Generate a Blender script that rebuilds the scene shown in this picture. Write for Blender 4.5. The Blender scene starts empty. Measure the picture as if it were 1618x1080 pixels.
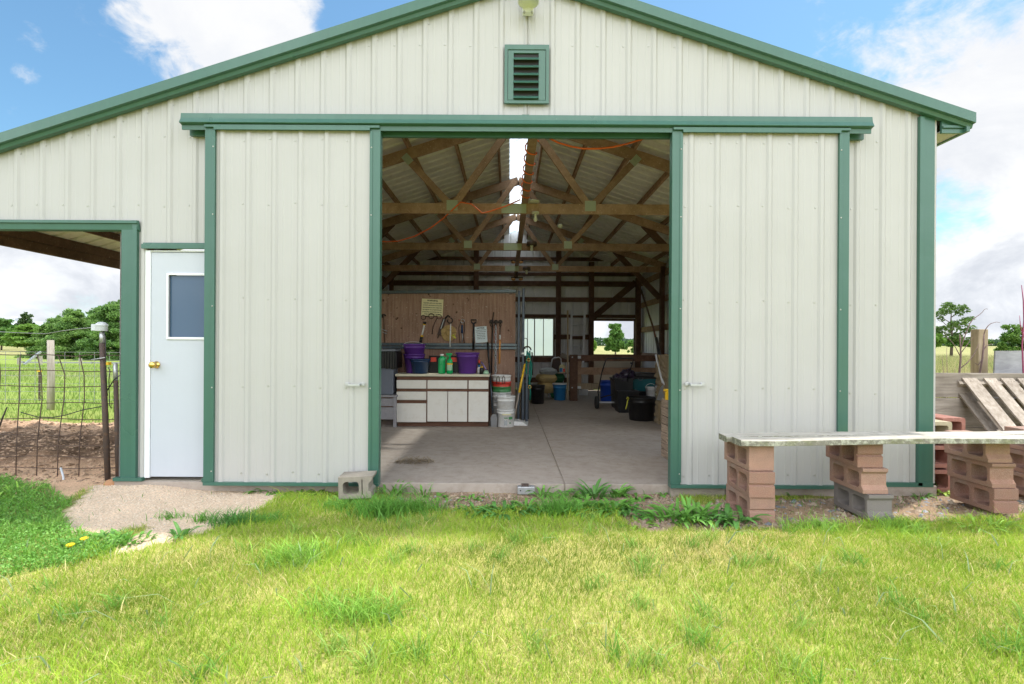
import bpy, bmesh, math, random
import numpy as np
from mathutils import Vector, Matrix, Quaternion
from mathutils.geometry import tessellate_polygon

R = random.Random(7)
NP = np.random.RandomState(11)
SC = bpy.context.scene
COL = SC.collection
rad = math.radians

# ------------------------------------------------------------------ camera model
F, XC, YC, D, E = 783.0, 805.0, 547.5, 4.45, 1.22
ROLL = rad(0.33)
def unroll(X, Y):
    c, s = math.cos(ROLL), math.sin(ROLL)
    dx, dy = X-809.0, Y-540.0
    return 809.0+dx*c+dy*s, 540.0-dx*s+dy*c
def P(X, Y, y):
    X, Y = unroll(X, Y); d = y+D
    return Vector(((X-XC)/F*d, y, E-(Y-YC)/F*d))
def G(X, Y, z=-0.08):
    X, Y = unroll(X, Y); d = F*(E-z)/(Y-YC)
    return Vector(((X-XC)/F*d, d-D, z))
def S(y): return F/(y+D)
def to_px(x, y, z):
    d = np.maximum(y+D, 0.05)
    X = XC+x/d*F; Y = YC-(z-E)/d*F
    c, s = math.cos(-ROLL), math.sin(-ROLL)
    dx, dy = X-809.0, Y-540.0
    return 809.0+dx*c+dy*s, 540.0-dx*s+dy*c

# ------------------------------------------------------------------ numpy noise
def _h(ix, iy, seed):
    n = (ix.astype(np.int64)*374761393+iy.astype(np.int64)*668265263+seed*1442695041) & 0x7fffffff
    n = ((n ^ (n >> 13))*1274126177) & 0x7fffffff
    return ((n ^ (n >> 16)) & 0xffff)/65535.0
def vnoise(x, y, seed=0):
    ix, iy = np.floor(x), np.floor(y); fx, fy = x-ix, y-iy
    fx = fx*fx*(3-2*fx); fy = fy*fy*(3-2*fy)
    a, b, c, d = _h(ix, iy, seed), _h(ix+1, iy, seed), _h(ix, iy+1, seed), _h(ix+1, iy+1, seed)
    return (a*(1-fx)+b*fx)*(1-fy)+(c*(1-fx)+d*fx)*fy
def fbm(x, y, seed=0, oct=4):
    t = 0; amp = .5; n = 0
    for k in range(oct):
        t = t+amp*vnoise(x*2**k, y*2**k, seed+k*17); n += amp; amp *= .5
    return t/n
def in_poly(x, y, poly):
    r = np.zeros(x.shape, bool); n = len(poly); j = n-1
    for i in range(n):
        xi, yi = poly[i]; xj, yj = poly[j]
        if yi != yj:
            c = ((yi > y) != (yj > y)) & (x < (xj-xi)*(y-yi)/(yj-yi)+xi)
            r ^= c
        j = i
    return r
def sstep(a, b, x):
    t = np.clip((x-a)/(b-a), 0, 1); return t*t*(3-2*t)

# ------------------------------------------------------------------ mesh builder
class MB:
    def __init__(s): s.v = []; s.f = []; s.sm = []; s.mi = []; s.cur = 0
    def add(s, vs, fs, smooth=False):
        o = len(s.v); s.v += [tuple(p) for p in vs]
        s.f += [tuple(i+o for i in f) for f in fs]; s.sm += [smooth]*len(fs); s.mi += [s.cur]*len(fs); return s
    def box(s, x0, x1, y0, y1, z0, z1):
        x0, x1 = min(x0, x1), max(x0, x1); y0, y1 = min(y0, y1), max(y0, y1); z0, z1 = min(z0, z1), max(z0, z1)
        v = [(x0,y0,z0),(x1,y0,z0),(x1,y1,z0),(x0,y1,z0),(x0,y0,z1),(x1,y0,z1),(x1,y1,z1),(x0,y1,z1)]
        return s.add(v, [(0,3,2,1),(4,5,6,7),(0,1,5,4),(1,2,6,5),(2,3,7,6),(3,0,4,7)])
    def bar(s, p0, p1, w, h, up=(0,0,1)):
        # rectangular bar from p0 to p1; h along 'up', w across
        p0, p1 = Vector(p0), Vector(p1); d = (p1-p0).normalized(); u = Vector(up)
        side = d.cross(u)
        if side.length < 1e-4: side = d.cross(Vector((1,0,0)))
        side.normalize(); u = side.cross(d).normalized()
        v = []
        for p in (p0, p1):
            for a, b in ((-1,-1),(1,-1),(1,1),(-1,1)):
                v.append(p+side*(a*w/2)+u*(b*h/2))
        return s.add(v, [(0,3,2,1)[::-1],(4,5,6,7)[::-1],(0,1,5,4)[::-1],(1,2,6,5)[::-1],(2,3,7,6)[::-1],(3,0,4,7)[::-1]])
    def tube(s, pts, r, n=8, cap=True):
        pts = [Vector(p) for p in pts]; m = len(pts)
        rs = list(r) if hasattr(r, '__len__') else [r]*m
        vs = []; prev = None
        for i, p in enumerate(pts):
            t = (pts[min(i+1, m-1)]-pts[max(i-1, 0)])
            t = t.normalized() if t.length > 1e-9 else Vector((0,0,1))
            if prev is None:
                a = Vector((0,0,1)) if abs(t.z) < .9 else Vector((1,0,0))
                u = t.cross(a).normalized()
            else:
                u = prev-t*prev.dot(t)
                u = u.normalized() if u.length > 1e-6 else t.orthogonal().normalized()
            prev = u; w = t.cross(u)
            for k in range(n):
                a = 2*math.pi*k/n
                vs.append(p+(u*math.cos(a)+w*math.sin(a))*rs[i])
        fs = []
        for i in range(m-1):
            for k in range(n):
                a, b = i*n+k, i*n+(k+1) % n
                fs.append((a, b, b+n, a+n))
        s.add(vs, fs, True)
        if cap:
            o = len(s.v)-m*n
            s.f += [tuple(o+k for k in range(n))[::-1], tuple(o+(m-1)*n+k for k in range(n))]; s.sm += [False, False]; s.mi += [s.cur]*2
        return s
    def lathe(s, prof, c=(0,0,0), n=24, sx=1, sy=1, smooth=True):
        cx, cy, cz = c; m = len(prof); vs = []
        for r, z in prof:
            for k in range(n):
                a = 2*math.pi*k/n; vs.append((cx+math.cos(a)*r*sx, cy+math.sin(a)*r*sy, cz+z))
        fs = [(i*n+k, i*n+(k+1) % n, (i+1)*n+(k+1) % n, (i+1)*n+k) for i in range(m-1) for k in range(n)]
        return s.add(vs, fs, smooth)
    def disc(s, c, r, n=24, sx=1, sy=1, up=True):
        cx, cy, cz = c
        vs = [(cx+math.cos(2*math.pi*k/n)*r*sx, cy+math.sin(2*math.pi*k/n)*r*sy, cz) for k in range(n)]
        return s.add(vs, [tuple(range(n)) if up else tuple(range(n))[::-1]])
    def prism(s, outer, holes, frame, t):
        # outer/holes: 2D loops; frame: (origin, e1, e2, e3) ; extrude t along e3
        o, e1, e2, e3 = [Vector(q) for q in frame]
        loops = [outer]+list(holes); flat = [p for l in loops for p in l]; n = len(flat)
        tri = tessellate_polygon([[Vector((p[0], p[1], 0)) for p in l] for l in loops])
        v = [o+e1*p[0]+e2*p[1] for p in flat]+[o+e1*p[0]+e2*p[1]+e3*t for p in flat]
        fs = []
        for a, b, c in tri:
            pa, pb, pc = flat[a], flat[b], flat[c]
            if (pb[0]-pa[0])*(pc[1]-pa[1])-(pb[1]-pa[1])*(pc[0]-pa[0]) < 0: b, c = c, b
            fs.append((a, c, b)); fs.append((a+n, b+n, c+n))
        k = 0
        for li, l in enumerate(loops):
            m = len(l); area = sum(l[i][0]*l[(i+1) % m][1]-l[(i+1) % m][0]*l[i][1] for i in range(m))
            ccw = area > 0
            if li > 0: ccw = not ccw
            for i in range(m):
                a, b = k+i, k+(i+1) % m
                fs.append((a, b, b+n, a+n) if ccw else (b, a, a+n, b+n))
            k += m
        return s.add(v, fs)
    def ball(s, c, r, n=10, m=6, sx=1, sy=1, sz=1):
        prof = [(r*math.sin(math.pi*i/m) if 0 < i < m else 1e-4, -r*math.cos(math.pi*i/m)*sz) for i in range(m+1)]
        return s.lathe(prof, c, n, sx, sy)
    def build(s, name, mat, parent=None, world=True, bevel=0, seg=2, autosmooth=False):
        me = bpy.data.meshes.new(name)
        off = Vector((0,0,0))
        if parent is not None and world:
            q = parent
            while q is not None: off += q.location; q = q.parent
        elif parent is None and world:
            pass
        vs = [(x-off.x, y-off.y, z-off.z) for x, y, z in s.v]
        me.from_pydata(vs, [], s.f)
        me.polygons.foreach_set('use_smooth', s.sm)
        me.update()
        o = bpy.data.objects.new(name, me); COL.objects.link(o)
        if isinstance(mat, (list, tuple)):
            for q in mat: me.materials.append(q)
            me.polygons.foreach_set('material_index', s.mi)
        elif mat is not None: me.materials.append(mat)
        if parent is not None: o.parent = parent
        if bevel:
            b = o.modifiers.new('bevel', 'BEVEL'); b.width = bevel; b.segments = seg; b.limit_method = 'ANGLE'; b.angle_limit = rad(40)
        return o
def recentre(o):
    # put a single-mesh thing's origin at its own base
    me = o.data; n = len(me.vertices); a = np.empty(n*3); me.vertices.foreach_get('co', a); a = a.reshape(-1, 3)
    c = np.array([(a[:,0].min()+a[:,0].max())/2, (a[:,1].min()+a[:,1].max())/2, a[:,2].min()])
    a -= c; me.vertices.foreach_set('co', a.ravel()); me.update(); o.location = c; return o

def tag(o, label, cat, group=None):
    o['label'] = label; o['category'] = cat
    if group: o['group'] = group
    return o
def thing(name, label, cat, loc=(0,0,0), group=None, rz=0):
    o = bpy.data.objects.new(name, None); COL.objects.link(o); o.location = loc; o.rotation_euler = (0,0,rz)
    o.empty_display_size = .1
    return tag(o, label, cat, group)
def single(mb, name, mat, label, cat, group=None, **k):
    o = mb.build(name, mat, **k); tag(o, label, cat, group); return recentre(o)
def copy_tree(src, loc, rz=None, label=None, group=None):
    r = src.copy(); COL.objects.link(r); r.location = loc
    if rz is not None: r.rotation_euler = (0,0,rz)
    if label: r['label'] = label
    if group: r['group'] = group
    for ch in list(src.children):
        c = ch.copy(); COL.objects.link(c); c.parent = r
        for g in list(ch.children):
            d = g.copy(); COL.objects.link(d); d.parent = c
    return r
def struct(o): o['kind'] = 'structure'; return o
def stuff(o): o['kind'] = 'stuff'; return o

def np_mesh(name, V, faces_list, mat, colors=None, smooth=False):
    """faces_list: list of (k, array n x k)"""
    me = bpy.data.meshes.new(name); me.vertices.add(len(V)); me.vertices.foreach_set('co', np.asarray(V, np.float32).ravel())
    li = np.concatenate([f.ravel() for k, f in faces_list]).astype(np.int32)
    cnt = np.concatenate([np.full(len(f), k) for k, f in faces_list]).astype(np.int32)
    st = np.concatenate([[0], np.cumsum(cnt)[:-1]]).astype(np.int32)
    me.loops.add(len(li)); me.loops.foreach_set('vertex_index', li)
    me.polygons.add(len(cnt)); me.polygons.foreach_set('loop_start', st)
    me.polygons.foreach_set('use_smooth', np.full(len(cnt), smooth))
    me.update(calc_edges=True); me.validate()
    if colors is not None:
        at = me.color_attributes.new('Col', 'FLOAT_COLOR', 'POINT')
        c = np.ones((len(V), 4), np.float32); c[:, :3] = colors; at.data.foreach_set('color', c.ravel())
    o = bpy.data.objects.new(name, me); COL.objects.link(o); me.materials.append(mat); return o

# ------------------------------------------------------------------ materials
def newmat(name):
    m = bpy.data.materials.new(name); m.use_nodes = True; nt = m.node_tree; nt.nodes.clear()
    out = nt.nodes.new('ShaderNodeOutputMaterial'); return m, nt, out
def N(nt, t, **k):
    n = nt.nodes.new(t)
    for a, b in k.items():
        if a.startswith('i_'): n.inputs[a[2:].replace('_', ' ')].default_value = b
        else: setattr(n, a, b)
    return n
def c4(c): return (c[0], c[1], c[2], 1)
def mix(nt, fac, a, b):
    n = nt.nodes.new('ShaderNodeMix'); n.data_type = 'RGBA'
    for s, v in ((n.inputs[0], fac), (n.inputs[6], a), (n.inputs[7], b)):
        if hasattr(v, 'is_output'): nt.links.new(v, s)
        else: s.default_value = v if not isinstance(v, tuple) or len(v) == 4 else c4(v)
    return n.outputs[2]
def ramp(nt, fac, p0, p1, c0=(0,0,0,1), c1=(1,1,1,1)):
    r = nt.nodes.new('ShaderNodeValToRGB'); r.color_ramp.elements[0].position = p0; r.color_ramp.elements[1].position = p1
    r.color_ramp.elements[0].color = c0; r.color_ramp.elements[1].color = c1
    nt.links.new(fac, r.inputs[0]); return r.outputs[0]
def noise(nt, vec, scale, detail=4, rough=.55, dist=0):
    n = nt.nodes.new('ShaderNodeTexNoise'); n.inputs['Scale'].default_value = scale; n.inputs['Detail'].default_value = detail
    n.inputs['Roughness'].default_value = rough; n.inputs['Distortion'].default_value = dist
    if vec is not None: nt.links.new(vec, n.inputs['Vector'])
    return n.outputs['Fac']
def mapping(nt, scale=(1,1,1), coord='Object'):
    tc = nt.nodes.new('ShaderNodeTexCoord'); mp = nt.nodes.new('ShaderNodeMapping'); mp.inputs['Scale'].default_value = scale
    nt.links.new(tc.outputs[coord], mp.inputs['Vector']); return mp.outputs[0]
def bumpn(nt, h, strength, dist):
    b = nt.nodes.new('ShaderNodeBump'); b.inputs['Strength'].default_value = strength; b.inputs['Distance'].default_value = dist
    nt.links.new(h, b.inputs['Height']); return b.outputs[0]
def bsdf(nt, out, col, rough=.5, metal=0, spec=.5, normal=None):
    b = nt.nodes.new('ShaderNodeBsdfPrincipled')
    if hasattr(col, 'is_output'): nt.links.new(col, b.inputs['Base Color'])
    else: b.inputs['Base Color'].default_value = c4(col)
    if hasattr(rough, 'is_output'): nt.links.new(rough, b.inputs['Roughness'])
    else: b.inputs['Roughness'].default_value = rough
    b.inputs['Metallic'].default_value = metal; b.inputs['Specular IOR Level'].default_value = spec
    if normal is not None: nt.links.new(normal, b.inputs['Normal'])
    nt.links.new(b.outputs[0], out.inputs[0]); return b

def m_plain(name, col, rough=.5, metal=0, spec=.5, var=.12, scale=9, bump=0.0, bscale=60, dust=None):
    m, nt, out = newmat(name); v = mapping(nt)
    n1 = noise(nt, v, scale, 5, .6)
    a = tuple(max(0, c*(1-var)) for c in col); b = tuple(min(1, c*(1+var)) for c in col)
    c = mix(nt, n1, a, b)
    if dust:
        n2 = noise(nt, v, scale*2.3, 6, .65); c = mix(nt, ramp(nt, n2, .5, .75, (0,0,0,1), (.75,.75,.75,1)), c, dust)
    rg = ramp(nt, n1, .2, .8, (rough*.85,)*3+(1,), (min(1, rough*1.15),)*3+(1,))
    nm = bumpn(nt, noise(nt, v, bscale, 4, .6), bump, .004) if bump else None
    bsdf(nt, out, c, rg, metal, spec, nm); return m

def m_wood(name, dark, light, grain=(1,1,1), rough=.8, scale=6, speck=None, bump=.35, knots=None):
    """grain: scale of the coordinates; the small one lies along the grain"""
    m, nt, out = newmat(name); v = mapping(nt, grain)
    n1 = noise(nt, v, scale*2.2, 6, .65, .4)
    v2 = mapping(nt, (1,1,1)); n2 = noise(nt, v2, 2.3, 4, .6)
    c = mix(nt, ramp(nt, n1, .3, .72), dark, light)
    c = mix(nt, ramp(nt, n2, .35, .7, (0,0,0,1), (.5,.5,.5,1)), c, tuple(x*.62 for x in dark))
    if speck:
        n3 = noise(nt, v2, 42, 3, .6); c = mix(nt, ramp(nt, n3, .63, .70), c, speck)
    if knots:
        n4 = noise(nt, mapping(nt, (1,1,.8)), 13, 2, .5); c = mix(nt, ramp(nt, n4, .66, .72), c, knots)
    oi = nt.nodes.new('ShaderNodeObjectInfo')
    hs = nt.nodes.new('ShaderNodeHueSaturation'); nt.links.new(c, hs.inputs['Color'])
    mr = nt.nodes.new('ShaderNodeMapRange'); mr.inputs[3].default_value = .8; mr.inputs[4].default_value = 1.2
    nt.links.new(oi.outputs['Random'], mr.inputs[0]); nt.links.new(mr.outputs[0], hs.inputs['Value'])
    bsdf(nt, out, hs.outputs[0], rough, 0, .25, bumpn(nt, n1, bump, .004)); return m

def m_attr(name, translucent=.35, rough=.55, gain=1.0):
    m, nt, out = newmat(name)
    at = nt.nodes.new('ShaderNodeAttribute'); at.attribute_name = 'Col'
    d = nt.nodes.new('ShaderNodeBsdfPrincipled'); d.inputs['Roughness'].default_value = rough; d.inputs['Specular IOR Level'].default_value = .3
    nt.links.new(at.outputs['Color'], d.inputs['Base Color'])
    t = nt.nodes.new('ShaderNodeBsdfTranslucent'); nt.links.new(at.outputs['Color'], t.inputs['Color'])
    mx = nt.nodes.new('ShaderNodeMixShader'); mx.inputs[0].default_value = translucent
    nt.links.new(d.outputs[0], mx.inputs[1]); nt.links.new(t.outputs[0], mx.inputs[2]); nt.links.new(mx.outputs[0], out.inputs[0])
    return m

M = {}
def painted(name, col, rough, streak=.06, grime=None):
    m, nt, out = newmat(name)
    v = mapping(nt, (9, 9, .35)); n1 = noise(nt, v, 2.0, 5, .6)
    v2 = mapping(nt); n2 = noise(nt, v2, 1.3, 4, .55); n3 = noise(nt, v2, 38, 4, .7)
    a = tuple(c*(1-streak) for c in col); b = tuple(min(1, c*(1+streak)) for c in col)
    c = mix(nt, n1, a, b)
    c = mix(nt, ramp(nt, n2, .35, .75, (0,0,0,1), (.5,.5,.5,1)), c, tuple(x*.93 for x in col))
    if grime: c = mix(nt, ramp(nt, n3, .66, .78, (0,0,0,1), (.55,.55,.55,1)), c, grime)
    rg = ramp(nt, n2, .2, .8, (rough*.8,)*3+(1,), (rough*1.25,)*3+(1,))
    bsdf(nt, out, c, rg, 0, .5, bumpn(nt, noise(nt, v2, 3.5, 3, .5), .30, .02)); return m
M['cream'] = painted('cream_metal', (.435, .428, .408), .40, .022, (.52,.50,.40))
M['green'] = painted('green_metal', (.050, .134, .098), .30, .16, (.12,.22,.17))
M['white_door'] = painted('white_paint', (.485, .515, .57), .4, .02, (.7,.7,.7))
M['white_trim'] = painted('white_trim', (.76, .78, .80), .5, .03)
M['screw'] = m_plain('screw_zinc', (.42,.42,.38), .4, .6)
M['galv'] = m_plain('galvanised', (.48,.49,.50), .42, .7, var=.2, scale=30)
M['roof_in'] = m_plain('roof_steel', (.77,.74,.66), .5, .1, var=.16, scale=4, dust=(.60,.54,.45))
M['roof_out'] = painted('roof_green', (.085,.245,.165), .4, .1)
M['wall_in'] = m_plain('bare_steel', (.70,.70,.70), .5, .15, var=.15, scale=3)
M['beam'] = m_wood('rough_truss_wood', (.26,.155,.095), (.50,.335,.225), (.6,.6,.6), .85, 7, speck=(.55,.43,.30))
M['darkwood'] = m_wood('dark_stained_wood', (.10,.053,.035), (.21,.115,.075), (.5,.5,.5), .85, 6, speck=(.28,.2,.14))
M['gusset'] = m_plain('gusset_steel', (.46,.51,.39), .5, .5, var=.2, scale=60, bump=.5, bscale=90)
M['ply'] = m_wood('plywood_board', (.27,.155,.11), (.50,.33,.245), (9,9,.5), .85, 1.6, speck=(.55,.46,.38), knots=(.10,.055,.04))
M['grey_ply'] = m_wood('weathered_board', (.20,.165,.135), (.43,.375,.32), (.5,3,5), .9, 3)
M['slate_ply'] = m_wood('weathered_sheet', (.30,.30,.31), (.48,.48,.49), (1.2,1,4), .9, 2)
def m_plank():
    m, nt, out = newmat('mossy_plank'); v = mapping(nt, (.5, 7, 7)); v2 = mapping(nt)
    n1 = noise(nt, v, 6, 6, .65, .4); n2 = noise(nt, v2, 9, 6, .7); n3 = noise(nt, v2, 34, 4, .7)
    c = mix(nt, ramp(nt, n1, .3, .72), (.33,.295,.24), (.62,.58,.51))
    c = mix(nt, ramp(nt, n2, .52, .66, (0,0,0,1), (.55,.55,.55,1)), c, (.27,.24,.19))
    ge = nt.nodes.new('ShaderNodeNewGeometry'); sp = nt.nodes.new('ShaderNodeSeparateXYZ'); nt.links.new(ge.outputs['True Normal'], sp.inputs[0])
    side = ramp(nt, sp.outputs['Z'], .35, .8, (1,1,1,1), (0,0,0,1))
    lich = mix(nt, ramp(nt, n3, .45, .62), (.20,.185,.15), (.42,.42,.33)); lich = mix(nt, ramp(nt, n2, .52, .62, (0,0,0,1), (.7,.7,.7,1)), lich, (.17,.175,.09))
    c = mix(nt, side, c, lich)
    bsdf(nt, out, c, .9, 0, .2, bumpn(nt, n1, .5, .004)); return m
M['plank'] = m_plank()
M['pallet'] = m_wood('pallet_wood', (.22,.175,.135), (.48,.415,.35), (4,4,.5), .85, 3)
M['post'] = m_wood('weathered_post', (.28,.21,.13), (.52,.42,.29), (8,8,.6), .9, 2)
M['greypost'] = m_wood('grey_post_wood', (.27,.235,.19), (.50,.455,.39), (8,8,.6), .9, 2)
M['crate'] = m_wood('crate_wood', (.14,.10,.07), (.50,.38,.28), (1,1,26), .85, 2)
M['concrete_block'] = m_plain('grey_block', (.27,.235,.19), .95, var=.25, scale=7, bump=.9, bscale=110, dust=(.36,.31,.25))
def m_block(name, a, b):
    m, nt, out = newmat(name); v = mapping(nt)
    oi = nt.nodes.new('ShaderNodeObjectInfo')
    n1 = noise(nt, v, 6, 4, .6); n2 = noise(nt, v, 170, 3, .7)
    c = mix(nt, oi.outputs['Random'], a, b)
    c = mix(nt, ramp(nt, n1, .35, .7, (0,0,0,1), (.75,.75,.75,1)), c, (.21,.14,.11)); c = mix(nt, ramp(nt, noise(nt, v, 3.1, 5, .65), .55, .7, (0,0,0,1), (.3,.3,.3,1)), c, (.44,.36,.31))
    c = mix(nt, ramp(nt, n2, .45, .72, (0,0,0,1), (.5,.5,.5,1)), c, (.48,.36,.29))
    bsdf(nt, out, c, .95, 0, .2, bumpn(nt, n2, .7, .004)); return m
M['block'] = m_block('split_block', (.29,.145,.105), (.43,.26,.195))
M['greyblock'] = m_plain('dark_grey_block', (.20,.175,.16), .95, var=.2, scale=7, bump=.8, bscale=140)
M['clay'] = m_plain('red_clay', (.32,.14,.105), .9, var=.25, scale=8, bump=.6, bscale=80, dust=(.42,.24,.19))
M['tancon'] = m_plain('tan_mossy_block', (.42,.36,.24), .95, var=.3, scale=12, bump=.8)
M['rusty'] = m_plain('rusty_pipe', (.085,.06,.05), .75, .2, var=.3, scale=14, dust=(.20,.10,.05))
M['rustwire'] = m_plain('rusty_wire', (.10,.065,.05), .75, .2, var=.25, scale=20)
M['wiregrey'] = m_plain('fence_wire', (.33,.34,.33), .5, .5)
M['insul'] = m_plain('grey_plastic', (.55,.58,.61), .5)
M['black'] = m_plain('black_plastic', (.010,.010,.011), .38, var=.2, scale=5, dust=(.03,.028,.025))
M['blackrub'] = m_plain('black_rubber', (.02,.02,.02), .7)
M['gate'] = m_plain('gate_steel', (.05,.065,.085), .38, .5, var=.2, scale=12, dust=(.12,.12,.12))
M['rail'] = m_plain('rail_steel', (.10,.13,.15), .42, .5, var=.3, scale=14, dust=(.22,.20,.17))
M['purple'] = m_plain('purple_plastic', (.115,.035,.26), .42, var=.14, scale=6)
M['navy'] = m_plain('navy_plastic', (.008,.035,.10), .35, var=.2)
M['blue'] = m_plain('blue_plastic', (.01,.055,.36), .38, var=.2)
M['ltblue'] = m_plain('bright_blue_plastic', (.02,.18,.42), .42, var=.15)
M['teal'] = m_plain('teal_plastic', (.008,.12,.14), .45)
M['bucketw'] = m_plain('white_bucket', (.72,.72,.70), .45, var=.08, dust=(.55,.5,.42))
M['bucketr'] = m_plain('red_bucket', (.58,.045,.03), .4)
M['bucketg'] = m_plain('green_bucket', (.06,.23,.08), .4)
M['jug'] = m_plain('green_bottle', (.0,.36,.10), .3, var=.08)
M['bin'] = m_plain('grey_bin', (.14,.155,.19), .5, var=.1)
M['binlid'] = m_plain('bin_lid', (.20,.22,.25), .5)
M['bag'] = m_plain('black_bag', (.012,.012,.013), .3, var=.3, bump=.8, bscale=14)
M['purplebag'] = m_plain('dark_purple_bag', (.025,.016,.035), .28, var=.4, bump=1, bscale=12)
M['wicker'] = m_plain('grey_wicker', (.28,.27,.28), .8, var=.25, scale=40, bump=.6)
M['laminate'] = m_plain('laminate', (.74,.72,.655), .5, var=.06, scale=5, dust=(.66,.62,.53))
M['counter'] = m_plain('counter_top', (.62,.58,.44), .5, var=.08)
M['cabwood'] = m_wood('cabinet_trim', (.13,.06,.035), (.26,.14,.09), (.5,6,6), .6, 3)
M['orange'] = m_plain('orange_cord', (.80,.15,.025), .5)
M['orangewood'] = m_plain('orange_handle', (.62,.27,.07), .5)
M['yellow'] = m_plain('yellow_plastic', (.78,.47,.02), .4)
M['ylstrap'] = m_plain('yellow_strap', (.62,.60,.06), .6)
M['red'] = m_plain('red_label', (.75,.07,.04), .5)
M['signy'] = m_plain('yellow_sign', (.72,.66,.38), .5, var=.05)
M['paper'] = m_plain('notice_paper', (.62,.70,.72), .6, var=.04)
M['ink'] = m_plain('black_ink', (.02,.02,.02), .6)
M['iron'] = m_plain('dark_iron', (.045,.035,.03), .6, .5, var=.3, scale=30, dust=(.10,.07,.05))
M['leather'] = m_plain('dark_leather', (.06,.033,.024), .6, var=.3)
M['chain'] = m_plain('chain_steel', (.38,.40,.42), .4, .8)
M['rope'] = m_plain('tan_rope', (.42,.29,.12), .9, var=.2, scale=40, bump=.8)
M['halter'] = m_plain('green_webbing', (.0,.15,.11), .7)
M['brass'] = m_plain('polished_brass', (.72,.48,.14), .22, 1.0)
M['straw'] = m_plain('straw_hay', (.27,.205,.125), .95, var=.4, scale=40, bump=1, bscale=70)
M['tanbag'] = m_plain('tan_feed_bag', (.45,.33,.14), .75, var=.2, bump=.8, bscale=10)
M['greybag'] = m_plain('grey_feed_bag', (.36,.38,.38), .6, var=.2, bump=.8, bscale=10)
M['greenbag'] = m_plain('green_feed_bag', (.02,.13,.05), .6, bump=.8, bscale=10)
M['alu'] = m_plain('aluminium', (.72,.73,.75), .45, .3)
M['steel'] = m_plain('scoop_steel', (.34,.35,.36), .4, .6, dust=(.3,.27,.22))
M['dish'] = m_plain('white_dish', (.70,.72,.74), .45)
M['bulb'] = m_plain('pale_glass', (.74,.74,.58), .35)
M['lampwood'] = m_plain('lamp_ceramic', (.55,.55,.42), .6)
M['heatlamp'] = m_plain('brown_lamp', (.10,.07,.05), .5, .3)
M['amber'] = m_plain('amber_bulb', (.52,.25,.06), .4)
M['purpletool'] = m_plain('lilac_plastic', (.36,.28,.62), .45)
M['greenjar'] = m_plain('pale_green_jar', (.35,.55,.38), .5)
M['beige'] = m_plain('beige_panel', (.62,.56,.46), .7, var=.08, scale=3)
M['maroon'] = m_plain('maroon_cane', (.30,.05,.12), .6)
M['bark'] = m_wood('tree_bark', (.10,.075,.06), (.25,.20,.16), (6,6,1), .95, 4)
M['twig'] = m_plain('grey_red_twig', (.20,.13,.12), .85, var=.3, scale=20)
M['stone'] = m_plain('orange_stone', (.42,.22,.11), .9, var=.2, scale=10, bump=.7)
M['housewall'] = m_plain('pale_house_wall', (.62,.62,.60), .7)
M['houseroof'] = m_plain('metal_house_roof', (.55,.57,.60), .6, .0, var=.05)
M['dandy'] = m_plain('dandelion_yellow', (.85,.58,.01), .8, var=.15, scale=90, bump=1, bscale=200)
M['foliage'] = m_attr('leaf', .42)
M['grass'] = m_attr('grass_blade', .40)
M['meadow'] = m_attr('meadow_grass', .30)
M['weed'] = m_attr('weed_leaf', .28, .45)

# ================================================================== THE BARN
RX, RZ, SL = .15, 4.575, .325
def ztop(x): return RZ-SL*abs(x-RX)
YB = 9.9
XL, XR = -3.52, 3.82
XE_R, XE_L = 4.06, -6.25

def sid_poly(u0, u1, phase, pitch=.2286, h=.0135):
    pts = []
    k0 = int(math.floor((u0-phase)/pitch))-1; k1 = int(math.ceil((u1-phase)/pitch))+1
    for k in range(k0, k1+1):
        c = phase+k*pitch
        for du, off in ((-.031,0),(-.013,h),(.013,h),(.031,0),(.066,0),(.076,.0022),(.086,0),(.142,0),(.152,.0022),(.162,0)):
            pts.append((c+du, off))
    pts.sort(); out = []
    def interp(u):
        for (a, b), (c, d) in zip(pts, pts[1:]):
            if a <= u <= c: return b+(d-b)*(u-a)/(c-a+1e-9)
        return 0
    out.append((u0, interp(u0)))
    out += [p for p in pts if u0+1e-4 < p[0] < u1-1e-4]
    out.append((u1, interp(u1))); return out
def siding(mb, u0, u1, phase, zb, zt, place, kinks=(), **k):
    pl = sid_poly(u0, u1, phase, **k)
    for kx in kinks:
        if u0 < kx < u1: pl.append((kx, 0)); pl.sort()
    vs = []; 
    for u, o in pl:
        b = zb(u) if callable(zb) else zb; t = zt(u) if callable(zt) else zt
        vs += [place(u, o, b), place(u, o, t)]
    fs = [(2*i, 2*i+2, 2*i+3, 2*i+1) for i in range(len(pl)-1)]
    mb.add(vs, fs)
def screw(mb, x, y, z, r=.0075):
    mb.add([(x+r*math.cos(a*math.pi/3), y-.004, z+r*math.sin(a*math.pi/3)) for a in range(6)]+[(x+1.35*r*math.cos(a*math.pi/3), y+.001, z+1.35*r*math.sin(a*math.pi/3)) for a in range(6)],
           [(0,1,2,3,4,5)]+[(a, a+6, (a+1)%6+6, (a+1)%6) for a in range(6)])

barn = thing('barn', 'cream metal pole barn with green trim and its two sliding doors wide open', 'barn', (RX, 0, 0))

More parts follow.
